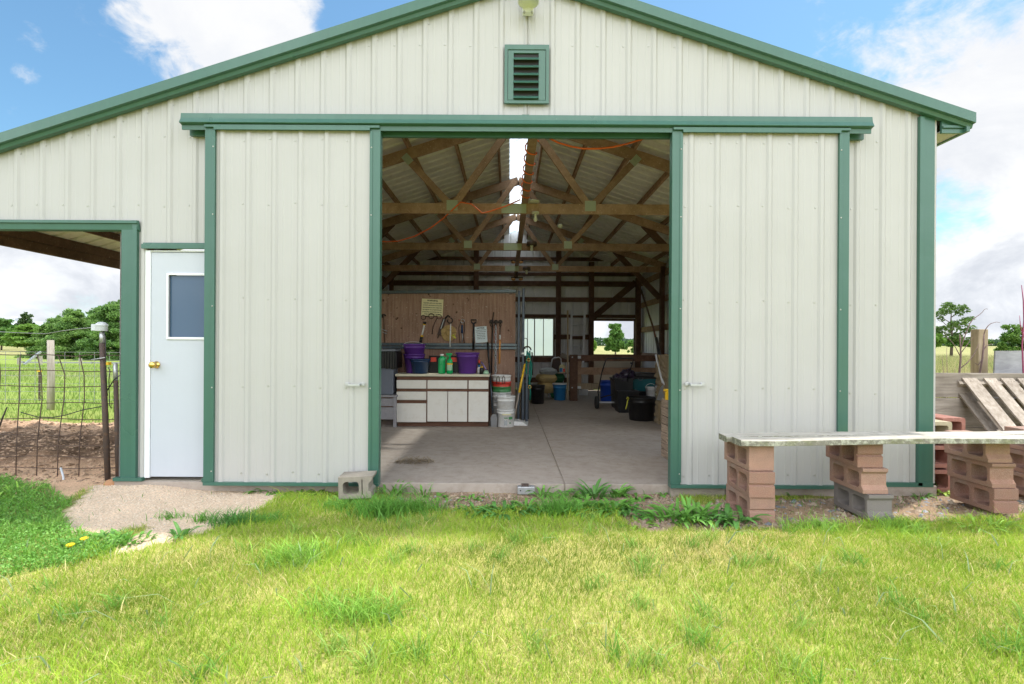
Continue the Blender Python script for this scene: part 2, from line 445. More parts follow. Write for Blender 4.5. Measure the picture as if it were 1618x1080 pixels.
# ---- front wall
PH = P(67, 300, 0).x
wt = lambda x: ztop(x)-.085
mb = MB()
pf = lambda u, o, z: (u, -o, z)
xA, xB, xC = XE_L+.2, P(213, 550, 0).x-.12, P(232, 550, 0).x
LH = 2.30; DH = P(280, 392, 0).z; OH = 3.10
for a, b, zb in ((xA, xB, LH), (xB, xC, .02), (xC, xC+.93, DH), (xC+.93, -1.2, .02), (-1.2, 1.5, OH), (1.5, XR, .02)):
    siding(mb, a, b, PH, zb, wt, pf, kinks=(RX,))
mb.cur = 1
k0 = int((xA-PH)/.2286)-1
for k in range(k0, 34):
    x = PH+k*.2286-.05+.004*R.uniform(-1, 1)
    if not xA < x < XR-.05: continue
    for z in (3.92, 3.09, 2.47, 1.62, .82, .12):
        if z > wt(x)-.1: continue
        if -1.25 < x < 1.55 and z < 3.2: continue
        if x < xC+.95 and z < 2.4 and x > xC: continue
        if x < xB and z < 2.4: continue
        if -2.7 < x < -1.1 or 1.4 < x < 2.95:
            if z < 3.2: continue
        screw(mb, x, 0, z+R.uniform(-.01, .01))
    screw(mb, x+.08, 0, wt(x)-.06)
mb.build('wall', [M['cream'], M['screw']], barn)

# ---- other walls (two skins: cream outside, bare steel inside)
def two_skin(name, secs, place_in, place_out):
    mb = MB()
    for a, b, zb, zt in secs:
        siding(mb, a, b, 0, zb, zt, place_in)
        mb.cur = 1; siding(mb, a, b, 0, zb, zt, place_out); mb.cur = 0
    return mb.build(name, [M['wall_in'], M['cream']], barn)
SD = (.55, 3.3)  # unseen open doorways, added in both side walls to let daylight inside
two_skin('wall', [(0.03, SD[0], 0, ztop(XR)-.024), (SD[0], SD[1], 2.9, ztop(XR)-.024), (SD[1], YB, .0, ztop(XR)-.024)], lambda u, o, z: (XR+o, u, z), lambda u, o, z: (XR+o+.004, u, z))
two_skin('wall', [(0.03, SD[0], 0, ztop(XL)-.024), (SD[0], SD[1], 2.4, ztop(XL)-.024), (SD[1], YB, .0, ztop(XL)-.024)], lambda u, o, z: (XL-o, u, z), lambda u, o, z: (XL-o-.004, u, z))
bt = lambda x: ztop(x)-.024
W1 = (P(826, 530, YB).x, P(874, 530, YB).x, P(850, 563, YB).z, P(850, 503, YB).z)
W2 = (P(936, 530, YB).x, P(1001, 530, YB).x, P(970, 561, YB).z, P(970, 507, YB).z)
two_skin('wall', [(XL, W1[0], 0, bt), (W1[0], W1[1], 0, W1[2]), (W1[0], W1[1], W1[3], bt), (W1[1], W2[0], 0, bt), (W2[0], W2[1], W2[3], bt), (W2[1], XR, 0, bt)],
         lambda u, o, z: (u, YB+o, z), lambda u, o, z: (u, YB+o+.004, z))

# ---- roof: two ribbed skins per slope, open ridge covered by a translucent sheet
def slope(sgn, xs, xe, ya=-.05, yz=YB+.1):
    mb = MB()
    def pl(lift):
        def f(u, o, t):
            x = xs+(xe-xs)*t
            return (x, u, ztop(x)-.03+o+lift)
        return f
    siding(mb, ya, yz, .06, 0, 1, pl(0), h=.030); mb.cur = 1; siding(mb, ya, yz, .06, 0, 1, pl(.005), h=.030)
    return mb.build('roof', [M['roof_in'], M['roof_out']], barn)
LD = 3.6
slope(1, RX+.165, XE_R); slope(-1, RX-.165, XL-.22); slope(-1, XL-.221, XE_L, -.05, LD)
m, nt, out = newmat('ridge_plastic')
t = nt.nodes.new('ShaderNodeBsdfTranslucent'); t.inputs[0].default_value = (.92,.95,.96,1)
tp = nt.nodes.new('ShaderNodeBsdfTransparent'); tp.inputs[0].default_value = (.9,.95,.97,1)
mx = nt.nodes.new('ShaderNodeMixShader'); mx.inputs[0].default_value = .45
nt.links.new(t.outputs[0], mx.inputs[1]); nt.links.new(tp.outputs[0], mx.inputs[2]); nt.links.new(mx.outputs[0], out.inputs[0]); M['ridge'] = m
mb = MB(); pl = sid_poly(-.05, YB+.1, .02, pitch=.19, h=.022); vs = []; fs = []
for u, o in pl:
    for dx in (-.26, 0, .26): vs.append((RX+dx, u, ztop(RX+dx)+.004+o+(.03 if dx == 0 else 0)))
for i in range(len(pl)-1):
    a = 3*i; fs += [(a, a+1, a+4, a+3), (a+1, a+2, a+5, a+4)]
mb.add(vs, fs); mb.build('ridge_skylight', M['ridge'], barn)

# ---- rake trim, eave, corner trims, opening trims
def rake(sgn, xe):
    mb = MB(); pr = [(0, -.135), (-.045, -.135), (-.055, -.105), (-.085, -.10), (-.085, -.012), (-.02, 0)]
    xs = [RX, xe]; vs = []
    for x in xs:
        for y, dz in pr: vs.append((x, y-.022, ztop(x)+.012+dz))
    n = len(pr); fs = [(i, i+1, n+i+1, n+i) for i in range(n-1)]+[tuple(range(n)), tuple(range(n, 2*n))]
    return mb.add(vs, fs).build('rake_trim', M['green'], barn)
rake(1, XE_R+.02); rake(-1, XE_L-.02)
zs = P(1500, 207, 0).z-.02
mb = MB(); mb.box(XE_R-.03, XE_R, -.07, YB, zs-.01, ztop(XE_R)-.015); mb.build('fascia', M['green'], barn)
mb = MB(); mb.box(XR+.02, XE_R-.03, -.015, YB, zs, zs+.012)
for k in range(1, 4): mb.box(XR+.02, XE_R-.03, k*.3, k*.3+.008, zs-.006, zs)
mb.build('soffit', M['cream'], barn)
mb = MB(); o = [(XR+.02, zs-.012), (XE_R-.005, zs-.012), (XE_R-.005, ztop(XE_R)-.06), (XR+.02, ztop(XR+.02)-.06)]
mb.prism(o, [], ((0,-.016,0), (1,0,0), (0,0,1), (0,-1,0)), .02)
mb.box(XR+.02, XE_R, -.052, -.036, zs+.03, zs+.05); mb.build('eave_return', M['green'], barn)
mb = MB()
def trim_v(x0, x1, z0, z1, y=-.024, side=1):
    # L-shaped trim with a small raised lip
    mb.box(x0, x1, y-.004, y+.02, z0, z1)
    w = x1-x0
    mb.box(x0+.0 if side > 0 else x1-w*.28, x0+w*.28 if side > 0 else x1, y-.011, y-.004, z0, z1)
xr0, xr1 = P(1452, 480, -.03).x, P(1476, 480, -.03).x
trim_v(xr0, xr1, 0, wt(xr1)-.01, side=1)
mb.build('corner_trim', M['green'], barn)
mb = MB(); xl0, xl1 = P(190.5, 560, -.03).x, P(215.5, 560, -.03).x
trim_v(xl0, xl1, .0, LH+.02, side=-1); mb.build('corner_trim', M['green'], barn)
mb = MB(); zt0, zt1 = P(100, 347, -.03).z, P(100, 362, -.03).z
pr = [(0, zt1-.012), (-.028, zt1), (-.035, zt1+.05), (-.05, zt1+.055), (-.05, zt0-.005), (-.02, zt0)]
def extrude_x(mb, x0, x1, pr):
    n = len(pr); vs = [(x, y, z) for x in (x0, x1) for y, z in pr]
    fs = [(i, i+1, n+i+1, n+i) for i in range(n-1)]+[tuple(range(n)), tuple(range(n, 2*n))[::-1]]
    return mb.add(vs, fs)
extrude_x(mb, XE_L+.1, xl1+.01, pr); mb.build('header_trim', M['green'], barn)
mb = MB(); mb.box(XE_L+.2, XE_L+.32, -.03, .0, 0, LH); mb.build('corner_trim', M['green'], barn)
mb = MB(); mb.box(P(185, 755, 0).x, P(230, 755, 0).x, -.05, -.004, P(200, 757, 0).z-.004, P(200, 752.5, 0).z)
mb.build('base_trim', M['green'], barn)
mb = MB(); mb.box(P(322, 755, 0).x, -1.2, -.035, -.004, -.004, .03); mb.build('base_trim', M['green'], barn)
mb = MB(); mb.box(1.5, xr1, -.035, -.004, -.01, .028); mb.build('base_trim', M['green'], barn)

# ---- sliding-door track and header
tx0, tx1 = P(288, 183, -.12).x, P(1376, 183, -.12).x
zt0, zt1, zt2 = P(809, 181, -.12).z, P(809, 190.5, -.13).z, P(809, 197, -.14).z
pr = [(-.021, zt0+.012), (-.10, zt0), (-.14, zt0-.01), (-.145, zt1), (-.165, zt2), (-.160, zt2-.004), (-.128, zt2-.012), (-.125, zt2-.05), (-.115, zt2-.05), (-.11, zt2), (-.021, zt2+.01)]
mb = MB(); extrude_x(mb, tx0, tx1, pr); mb.build('door_track', M['green'], barn)
sx_ = P(830, 183, -.12).x; mb = MB(); extrude_x(mb, sx_-.03, sx_+.03, [(y_-.003, z_+(.003 if z_ > zt1 else -.001)) for y_, z_ in pr[1:6]]); mb.build('track_splice', M['green'], barn)
mb = MB(); extrude_x(mb, tx0+.02, tx1-.01, [(-.021, zt2-.07), (-.05, zt2-.07), (-.05, zt2+.005), (-.021, zt2+.005)]); mb.build('track_mount', M['green'], barn)
zh0, zh1 = P(809, 215, 0).z, P(809, 207, -.03).z
mb = MB(); extrude_x(mb, -1.2, 1.5, [(.05, zh0), (-.012, zh0), (-.014, zh1-.006), (-.045, zh1-.002), (-.05, zh1+.008), (-.022, zh1+.02), (-.02, zt2)])
mb.build('header_trim', M['green'], barn)

# ---- sliding doors
def sliding_door(X0, X1, hx, flip):
    x0, x1 = P(X0, 480, -.13).x, P(X1, 480, -.13).x; z0, z1 = .004, 3.135
    w0, w1 = .088, .088
    mb = MB(); ph = x0+w0+.055 if not flip else x0+w0+.085
    siding(mb, x0+.02, x1-.02, ph, z0+.02, z1-.01, lambda u, o, z: (u, -.105-o, z))
    mb.box(x0+.02, x1-.02, -.085, -.06, z0+.02, z1-.01)
    mb.cur = 1
    for k in range(8):
        x = ph+k*.2286-.05
        if x < x0+w0+.03 or x > x1-w1-.03: continue
        for z in (3.02, 2.46, 1.63, .86, .10): screw(mb, x+R.uniform(-.008, .008), -.105, z+R.uniform(-.012, .012))
    d = mb.build('sliding_door', [M['cream'], M['screw']], barn)
    for a, b, s in ((x0, x0+w0, 1), (x1-w1, x1, -1)):
        mb = MB(); mb.box(a, b, -.128, -.055, z0+.02, z1-.02)
        if s > 0: mb.box(b-.022, b+.004, -.134, -.128, z0+.04, z1-.04)
        else: mb.box(a-.004, a+.022, -.134, -.128, z0+.04, z1-.04)
        mb.cur = 1
        for z in (2.95, 2.36, 1.56, .85, .12): screw(mb, (b-.012 if s > 0 else a+.012), -.134, z, .006)
        mb.build('edge_trim', [M['green'], M['screw']], d, bevel=.003)
    mb = MB(); mb.box(x0+.004, x1-.004, -.15, -.055, z1-.02, z1); mb.box(x0+w0, x1-w1, -.15, -.143, z1-.042, z1-.02); mb.build('top_trim', M['green'], d)
    mb = MB(); mb.box(x0+.002, x1-.002, -.136, -.055, z0-.008, z0+.02); mb.build('bottom_trim', M['green'], d)
    # pull handle
    c = P(hx, 607, -.16)
    mb = MB(); 
    for s in (-1, 1):
        mb.box(c.x+s*.066-.018, c.x+s*.066+.018, -.131, -.122, c.z-.014, c.z+.014)
        mb.bar((c.x+s*.052, -.13, c.z), (c.x+s*.045, -.165, c.z-.004), .012, .02)
    mb.bar((c.x-.052, -.167, c.z-.006), (c.x+.052, -.167, c.z-.006), .008, .02)
    mb.build('door_handle', M['galv'], d, bevel=.002)
    return d
sliding_door(322, 599.5, 559, False); sliding_door(1061, 1341.5, 1100, True)

# ---- walk door, half hidden behind the left sliding door
zd0, zd1 = P(260, 752, 0).z, P(270, 398, 0).z
mb = MB(); mb.box(xC-.002, xC+.045, -.022, .05, zd0-.01, zd1+.012); mb.box(xC+.045, xC+.93, -.022, .05, zd1, zd1+.012); mb.box(xC+.885, xC+.93, -.022, .05, zd0, zd1); df = mb.build('door_frame', M['white_trim'], barn, bevel=.003)
wx0, wx1, wz0, wz1 = P(267, 480, 0).x, P(267, 480, 0).x+.5, P(280, 534, 0).z, P(280, 433, 0).z
mb = MB(); dx0, dx1 = xC+.048, xC+.882
mb.prism([(dx0, zd0), (dx1, zd0), (dx1, zd1-.006), (dx0, zd1-.006)], [[(wx0, wz0), (wx1, wz0), (wx1, wz1), (wx0, wz1)]], ((0, .03, 0), (1,0,0), (0,0,1), (0,-1,0)), .044)
wd = mb.build('walk_door', M['white_door'], barn)
mb = MB(); g = .010
mb.prism([(wx0-.008, wz0-.012), (wx1+.008, wz0-.012), (wx1+.008, wz1+.008), (wx0-.008, wz1+.008)], [[(wx0+g, wz0+g), (wx1-g, wz0+g), (wx1-g, wz1-g), (wx0+g, wz1-g)]], ((0, -.014, 0), (1,0,0), (0,0,1), (0,-1,0)), .012)
mb.build('window_frame', M['white_trim'], wd, bevel=.003)
m, nt, out = newmat('door_glass'); v = mapping(nt)
bsdf(nt, out, (.055,.10,.165), .05, 0, .6, bumpn(nt, noise(nt, v, 2.2, 3), .12, .02)); [setattr(q.inputs['IOR'], 'default_value', 1.6) for q in nt.nodes if q.type == 'BSDF_PRINCIPLED']; M['glass'] = m
mb = MB(); mb.box(wx0+.01, wx1-.01, .0, .006, wz0+.01, wz1-.01); mb.build('window_pane', M['glass'], wd)
c = P(246, 576, -.03)
kn = [(.0005, -.014), (.028, -.014), (.032, -.02), (.031, -.026), (.016, -.03), (.012, -.05), (.02, -.058), (.029, -.068), (.03, -.078), (.024, -.088), (.0005, -.09)]
mb = MB(); vs = []; n = 20
for r, y in kn:
    for k in range(n): a = 2*math.pi*k/n; vs.append((c.x+r*math.cos(a), y, c.z+r*math.sin(a)))
mb.add(vs, [(i*n+k, i*n+(k+1)%n, (i+1)*n+(k+1)%n, (i+1)*n+k) for i in range(len(kn)-1) for k in range(n)], True); mb.build('door_knob', M['brass'], wd)
mb = MB(); mb.box(xC-.02, xC+.95, -.05, -.023, DH-.012, DH+.03); mb.box(xC-.02, xC+.95, -.03, -.023, DH+.03, DH+.045); mb.build('header_trim', M['green'], barn, bevel=.002)

# ---- foundation strip under the wall and concrete stubs
for q in ((P(190, 760, 0).x, xC+.9, -.012, .006), (1.42, 1.9, -.10, -.012), (2.0, XR, .0, -.012)):
    mb = MB(); mb.box(q[0], q[1], q[2], .3, -.2, q[3]); mb.build('foundation', M['concrete_block'], barn, bevel=.006)

# ---- gable vent
vx0, vx1, vz0, vz1 = P(797, 120, -.04).x, P(867.5, 120, -.04).x, P(832, 163, -.04).z, P(832, 70, -.04).z
gv = None
mb = MB(); fw = .028
mb.prism([(vx0, vz0), (vx1, vz0), (vx1, vz1), (vx0, vz1)], [[(vx0+fw, vz0+fw), (vx1-fw, vz0+fw), (vx1-fw, vz1-fw*1.6), (vx0+fw, vz1-fw*1.6)]], ((0, -.02, 0), (1,0,0), (0,0,1), (0,-1,0)), .022)
gv = mb.build('gable_vent', M['green'], barn, bevel=.002)
ix0, ix1 = P(811.5, 120, -.04).x, P(851, 120, -.04).x; iz0, iz1 = P(832, 156, -.04).z, P(832, 83, -.04).z
mb = MB()
mb.prism([(vx0+fw+.003, vz0+fw+.004), (vx1-fw-.003, vz0+fw+.004), (vx1-fw-.003, vz1-fw*1.6-.003), (vx0+fw+.003, vz1-fw*1.6-.003)], [[(ix0, iz0), (ix1, iz0), (ix1, iz1), (ix0, iz1)]], ((0, -.02, 0), (1,0,0), (0,0,1), (0,-1,0)), .016)
mb.build('shutter_frame', M['green'], gv, bevel=.002)
mb = MB(); mb.box(ix0-.05, ix1+.05, -.0205, -.0195, iz0-.03, iz1+.02); mb.build('screen', M['blackrub'], gv)
nS = 6
for k in range(nS):
    z = iz0+(k+.25)*(iz1-iz0)/nS
    mb = MB(); mb.bar((ix0, -.04, z), (ix1, -.04, z), .052, .004, up=(0, -.72, .7)); mb.build('slat', M['green'], gv)

# ---- gable lamp, only its lower rim in view
c = P(835, 3, -.16)
yl = thing('yard_lamp', 'white dish lamp on the gable above the louvred vent', 'lamp', (c.x, -.16, c.z))
mb = MB(); mb.lathe([(.001, .16), (.05, .16), (.055, .08), (.085, .03), (.092, .0), (.086, .0), (.07, .03), (.001, .05)], (c.x, -.16, c.z), 24); mb.build('lamp_shade', M['dish'], yl)
mb = MB(); mb.box(c.x-.05, c.x+.05, -.08, -.022, c.z-.03, c.z+.12); mb.build('mount_box', M['white_trim'], yl, bevel=.006)
for s in (-1, 1): mb = MB(); mb.ball((c.x+s*.034, -.085, c.z-.036), .012); mb.build('wing_bolt', M['screw'], yl)

# ---- frame: trusses, purlins, posts, girts, braces
def top_chord_z(x): return ztop(x)-.125-.075
def truss(y):
    t = bpy.data.objects.new('truss', None); COL.objects.link(t); t.location = (0, y, 3.12); t.parent = barn; t.empty_display_size = .1
    t.location = Vector((RX, y, 3.12))-Vector((RX, 0, 0))
    zc = 3.12
    mb = MB(); mb.box(XL+.02, XR-.02, y-.02, y+.02, zc-.07, zc+.07); mb.build('bottom_chord', M['beam'], t, bevel=.004)
    for s, xe in ((-1, XL+.04), (1, XR-.04)):
        mb = MB(); mb.bar((RX, y+.001, top_chord_z(RX)), (xe, y+.001, top_chord_z(xe)), .038, .15); mb.build('top_chord', M['beam'], t)
    xa, xb = -.80, 1.10
    for s, xn in ((-1, xa), (1, xb)):
        mb = MB(); mb.bar((xn+s*-.02, y-.003, zc+.04), (RX+s*.06, y-.003, top_chord_z(RX)), .036, .095, up=(0,0,1)); mb.build('web', M['beam'], t)
        xo = RX+s*1.62
        mb = MB(); mb.bar((xn+s*.02, y-.005, zc+.04), (xo, y-.005, top_chord_z(xo)), .034, .09); mb.build('web', M['beam'], t)
        mb = MB(); mb.box(xn-.075, xn+.075, y-.026, y-.0205, zc-.03, zc+.11)
        for k in range(6): mb.box(xn-.066+k*.025, xn-.058+k*.025, y-.030, y-.026, zc-.025, zc+.105)
        mb.build('gusset_plate', M['gusset'], t)
        mb = MB(); d = Vector((xo-xn, 0, top_chord_z(xo)-zc)).normalized(); q = Vector((xo, y-.027, top_chord_z(xo)))-d*.06
        mb.bar(q-d*.09, q+d*.05, .006, .10)
        for k in range(4): mb.bar(q-d*.09+d*(k*.035+.01), q-d*.09+d*(k*.035+.018), .014, .096)
        mb.build('gusset_plate', M['gusset'], t)
        # knee brace from the top chord down to the side post
        x0, x1 = RX+s*2.4, (XR-.16 if s > 0 else XL+.16)
        mb = MB(); mb.bar((x0, y+.045, top_chord_z(x0)-.02), (x1, y+.045, top_chord_z(x0)-.02-abs(x1-x0)*1.03), .04, .13); mb.build('knee_brace', M['darkwood'], t)
    mb = MB(); mb.box(-.12, .22, y-.025, y-.0205, zc-.065, zc+.062); mb.build('gusset_plate', M['gusset'], t)
    return t
TY = (2.38, 4.98, 7.60)
for y in TY: truss(y)
mb = MB(); mb.bar((.21, .12, 3.12+.07+.021), (.16, YB-.1, 3.12+.07+.021), .09, .04); mb.build('lengthwise_brace', M['beam'], barn, bevel=.003)
for dx in (.34, .95, 1.56, 2.17, 2.78, 3.4):
    for s in (-1, 1):
        x = RX+s*dx; mb = MB(); z = ztop(x)-.03-.048
        mb.box(x-.02, x+.02, .02, YB, z-.045, z+.044); mb.build('purlin', M['beam'], barn)
for x in (-4.1, -4.75, -5.4):
    z = ztop(x)-.03-.048; mb = MB(); mb.box(x-.02, x+.02, .02, LD, z-.045, z+.044); mb.build('purlin', M['darkwood'], barn)
mb = MB(); mb.box(-5.90, -5.82, .03, LD, 2.475, 2.60); mb.box(-5.905, -5.835, .03, LD, 2.357, 2.474); mb.build('eave_beam', M['darkwood'], barn, bevel=.006)
for y in (LD-.1,):
    mb = MB(); mb.box(-5.93, -5.79, y-.07, y+.07, -.1, 2.356); mb.build('post', M['darkwood'], barn)
for s, xw in ((1, XR-.025), (-1, XL+.025)):
    for y in (.15, SD[0]-.08, SD[1]+.08)+TY[1:]+(YB-.1,):
        mb = MB(); x0 = xw-s*.14; mb.box(x0, xw-s*.042, y-.07, y+.07, -.05, ztop(xw)-.2); mb.build('post', M['darkwood'], barn, bevel=.004)
    for z in (.35, 1.0, 1.72, 2.42, 3.05):
        mb = MB(); mb.box(xw-s*.042, xw-s*.004, .2 if z > 2.95 else SD[1]+.07, YB-.12, z-.07, z+.07); mb.build('girt', M['beam'] if s > 0 else M['darkwood'], barn)
yb = YB-.03
for X in (752, 882, 934, 1008):
    c = P(X, 520, yb-.09); mb = MB(); mb.box(c.x-.07, c.x+.07, yb-.16, yb-.04, -.02, ztop(c.x)-.2); mb.build('post', M['darkwood'], barn, bevel=.004)
for Y, h in ((409, .05), (448, .075), (473, .065), (499, .045), (433, .05)):
    z = P(900, Y, yb-.02).z; mb = MB(); mb.box(XL+.1, XR-.1, yb-.039, yb-.002, z-h, z+h); mb.build('girt', M['darkwood'], barn)
for Xa, Xb in ((826, 936),): 
    z = P(900, 567, yb).z; mb = MB(); mb.box(XL+.1, W2[0], yb-.039, yb-.002, z-.09, z+.05); mb.build('girt', M['darkwood'], barn)
    z = P(900, 532, yb).z; mb = MB(); mb.box(W1[1]+.02, W2[0], yb-.039, yb-.002, z-.07, z+.07); mb.build('girt', M['darkwood'], barn)
z = P(900, 600, yb).z; mb = MB(); mb.box(XL+.1, W2[0], yb-.039, yb-.002, z-.07, z+.07); mb.build('girt', M['darkwood'], barn)
a, b = P(1004, 446, yb-.06), P(936, 502, yb-.06)
mb = MB(); mb.bar(a, b, .04, .17); mb.build('corner_brace', M['darkwood'], barn)
# windows of the back wall
mb = MB(); f = .05
mb.prism([(W1[0]-.02, W1[2]-.02), (W1[1]+.05, W1[2]-.02), (W1[1]+.05, W1[3]+.06), (W1[0]-.02, W1[3]+.06)], [[(W1[0]+.03, W1[2]+.03), (W1[1]-.01, W1[2]+.03), (W1[1]-.01, W1[3]-.01), (W1[0]+.03, W1[3]-.01)]], ((0, YB-.005, 0), (1,0,0), (0,0,1), (0,-1,0)), .03)
for X, w in ((833.5, .02), (844.5, .03), (858.5, .02)):
    x = P(X, 530, YB).x; mb.box(x-w/2, x+w/2, YB-.025, YB+.0, W1[2]+.031, W1[3]-.011)
wn = mb.build('window', M['pallet'], barn)
m, nt, out = newmat('frosted_sheet')
t = nt.nodes.new('ShaderNodeBsdfTranslucent'); t.inputs[0].default_value = (.86,.88,.89,1)
d = nt.nodes.new('ShaderNodeBsdfTransparent'); d.inputs[0].default_value = (.9,.92,.93,1)
mx = nt.nodes.new('ShaderNodeMixShader'); mx.inputs[0].default_value = .18
nt.links.new(t.outputs[0], mx.inputs[1]); nt.links.new(d.outputs[0], mx.inputs[2]); nt.links.new(mx.outputs[0], out.inputs[0]); M['frost'] = m
mb = MB(); mb.box(W1[0]-.01, W1[1]+.01, YB+.002, YB+.008, W1[2]-.01, W1[3]+.01); mb.build('window_pane', M['frost'], wn)
mb = MB()
mb.prism([(W2[0]-.06, W2[2]-.02), (W2[1]+.05, W2[2]-.02), (W2[1]+.05, W2[3]+.06), (W2[0]-.06, W2[3]+.06)], [[(W2[0]+.0, W2[2]+.03), (W2[1], W2[2]+.03), (W2[1], W2[3]-.0), (W2[0], W2[3])]], ((0, YB-.042, 0), (1,0,0), (0,0,1), (0,-1,0)), .03)
mb.build('window', M['darkwood'], barn)
mb = MB(); mb.box(W2[0]-.02, W2[1]+.02, YB-.03, YB-.01, .12, W2[2]-.05); mb.build('lower_panel', M['beige'], barn)
mb = MB(); mb.box(W2[0]-.02, W2[1]+.02, YB-.0, YB+.03, .0, W2[2]-.02); mb.build('lower_panel', M['cream'], barn)

# ================================================================== FLOOR AND GROUND
m, nt, out = newmat('concrete_floor'); v = mapping(nt)
n1 = noise(nt, v, .9, 5, .6); n2 = noise(nt, v, 9, 6, .7); n3 = noise(nt, v, 60, 3, .6); n4 = noise(nt, mapping(nt, (.5, 3, 1)), 6, 5, .7)
c = mix(nt, ramp(nt, n1, .3, .7), (.54,.455,.39), (.69,.605,.53))
c = mix(nt, ramp(nt, n2, .46, .70, (0,0,0,1), (.6,.6,.6,1)), c, (.30,.235,.185)); c = mix(nt, ramp(nt, noise(nt, v, 2.7, 6, .7, .5), .50, .66, (0,0,0,1), (.42,.42,.42,1)), c, (.31,.24,.185))
c = mix(nt, ramp(nt, n4, .56, .68, (0,0,0,1), (.45,.45,.45,1)), c, (.24,.17,.12))
c = mix(nt, ramp(nt, n3, .62, .72, (0,0,0,1), (.5,.5,.5,1)), c, (.55,.50,.45))
# one damp stain with a shape of its own
tc = nt.nodes.new('ShaderNodeTexCoord'); mp = nt.nodes.new('ShaderNodeMapping'); q = G(968, 729, 0)
mp.inputs['Location'].default_value = (-q.x/.62, -q.y/.17, 0); mp.inputs['Scale'].default_value = (1/.62, 1/.17, 1)
nt.links.new(tc.outputs['Object'], mp.inputs[0]); ln = nt.nodes.new('ShaderNodeVectorMath'); ln.operation = 'LENGTH'; nt.links.new(mp.outputs[0], ln.inputs[0])
ad = nt.nodes.new('ShaderNodeMath'); ad.operation = 'ADD'; nt.links.new(ln.outputs['Value'], ad.inputs[0]); nt.links.new(n2, ad.inputs[1])
c = mix(nt, ramp(nt, ad.outputs[0], 1.25, 1.45, (.6,.6,.6,1), (0,0,0,1)), c, (.22,.185,.15))
bsdf(nt, out, c, .85, 0, .3, bumpn(nt, n2, .25, .01)); M['floor'] = m
mb = MB(); jx = G(884, 752, 0).x+.02
mb.box(XL, jx-.005, -.03, YB-.05, -.16, 0); mb.box(jx+.005, XR, -.03, YB-.05, -.16, 0); mb.box(jx-.005, jx+.005, -.02, YB-.06, -.15, -.006)
struct(mb.build('concrete_floor', M['floor'], None, bevel=.012))

def px_poly(pts, z=-.08): return [(G(X, Y, z).x, G(X, Y, z).y) for X, Y in pts]
GRAVEL = px_poly([(205,756),(330,764),(420,772),(452,782),(430,802),(395,812),(372,824),(340,834),(290,838),(235,866),(170,872),(150,862),(215,836),(120,848),(92,818),(135,786),(175,766)])
DIRT = px_poly([(592,772),(1075,776),(1075,800),(1160,790),(1618,768),(1700,762),(1700,812),(1618,812),(1500,818),(1400,824),(1290,830),(1175,842),(1040,836),(960,806),(770,800),(690,812),(640,792)])
CORRAL = [(-9.5,-.45),(-3.6,-.35),(-3.4,.3),(-3.5,12),(-3.6,4.2),(-9,3.6),(-14,4.2),(-20,4),(-20,.2),(-12,-.1)]
CORRAL = [(-30,-.25),(-6.2,-.35),(-3.5,-.3),(-3.45,3.4),(-6,3.9),(-9,3.2),(-14,4),(-30,3.5)]
def zones(x, y):
    wx = x+.16*(fbm(x*3.1, y*3.1, 5)-.5)*2+.09*(fbm(x*13, y*13, 25)-.5)*2; wy = y+.16*(fbm(x*3.1, y*3.1, 9)-.5)*2+.09*(fbm(x*13, y*13, 29)-.5)*2
    g = in_poly(wx, wy, GRAVEL); d = in_poly(wx, wy, DIRT)
    wx2 = x+.5*(fbm(x*1.3, y*1.3, 15)-.5)*2; wy2 = y+.5*(fbm(x*1.3, y*1.3, 19)-.5)*2
    c = in_poly(wx2, wy2, CORRAL)
    return g, d, c
def gz(x, y):
    r = np.sqrt(x*x+(y+4)**2)
    z = -.08+.025*(fbm(x*.8, y*.8, 3)-.5)*2+.010*(fbm(x*6, y*6, 4)-.5)*2
    bank = sstep(-.9, -.2, y)*sstep(-2.6, -3.2, x)*sstep(-6.5, -4.5, x)     # ground is brought up to the walk door
    z = z+bank*.055
    c = ((x < -3.5) & (x > -16) & (y > -.2) & (y < 4.5))
    man = c*sstep(.3, .9, y)*sstep(3.4, 2.0, y+.35*(x+5))*(.5+.5*sstep(-12, -6, x))
    z = z+man*(.16*fbm(x*2.2, y*2.2, 31)+.13*(fbm(x*9, y*9, 33)-.4))
    z = z+sstep(40, 160, r)*(1.1+.9*(x > 0)*sstep(0, 60, x)+.3*(fbm(x*.02, y*.02, 44)-.5))*sstep(-10, 30, y)
    z = np.where((x > XL+.02) & (x < XR-.02) & (y > .01) & (y < YB), -.2, z)
    return z
def axis(a, b, step, lo, hi, g=1.16):
    mid = list(np.arange(a, b+1e-6, step)); l = []; s = step; p = a
    while p > lo: s *= g; p -= s; l.append(p)
    h = []; s = step; p = mid[-1]
    while p < hi: s *= g; p += s; h.append(p)
    return np.array(l[::-1]+mid+h)
gx = axis(-7.2, 6.6, .055, -700, 700); gy = axis(-4.4, 4.2, .055, -120, 1500)
X, Y = np.meshgrid(gx, gy); Z = gz(X, Y)
g_, d_, c_ = zones(X, Y)
colr = np.empty(X.shape+(3,))
n1 = fbm(X*1.1, Y*1.1, 50)[..., None]; n2 = fbm(X*7, Y*7, 51)[..., None]
lawn = np.array([.50,.43,.17])*(1-n1)+np.array([.36,.41,.09])*n1
lawn = lawn*(.8+.4*n2)
far = sstep(2.5, 6, Y)[..., None]
n3 = fbm(X*.12, Y*.12, 52)[..., None]; n4 = fbm(X*.9+3, Y*.35, 53)[..., None]
past = np.array([.20,.30,.055])*(1-n4)+np.array([.30,.36,.09])*n4
hay = np.array([.40,.365,.17])*(1-n4)+np.array([.29,.31,.11])*n4; hay = hay*(.75+.5*fbm(X*.5, Y*.2, 57)[..., None])
right = sstep(2, 5, X)[..., None]; deep = sstep(39, 45, Y+.06*X)[..., None]
past = past*(1-right)+hay*right; past = past*(1-deep)+hay*deep
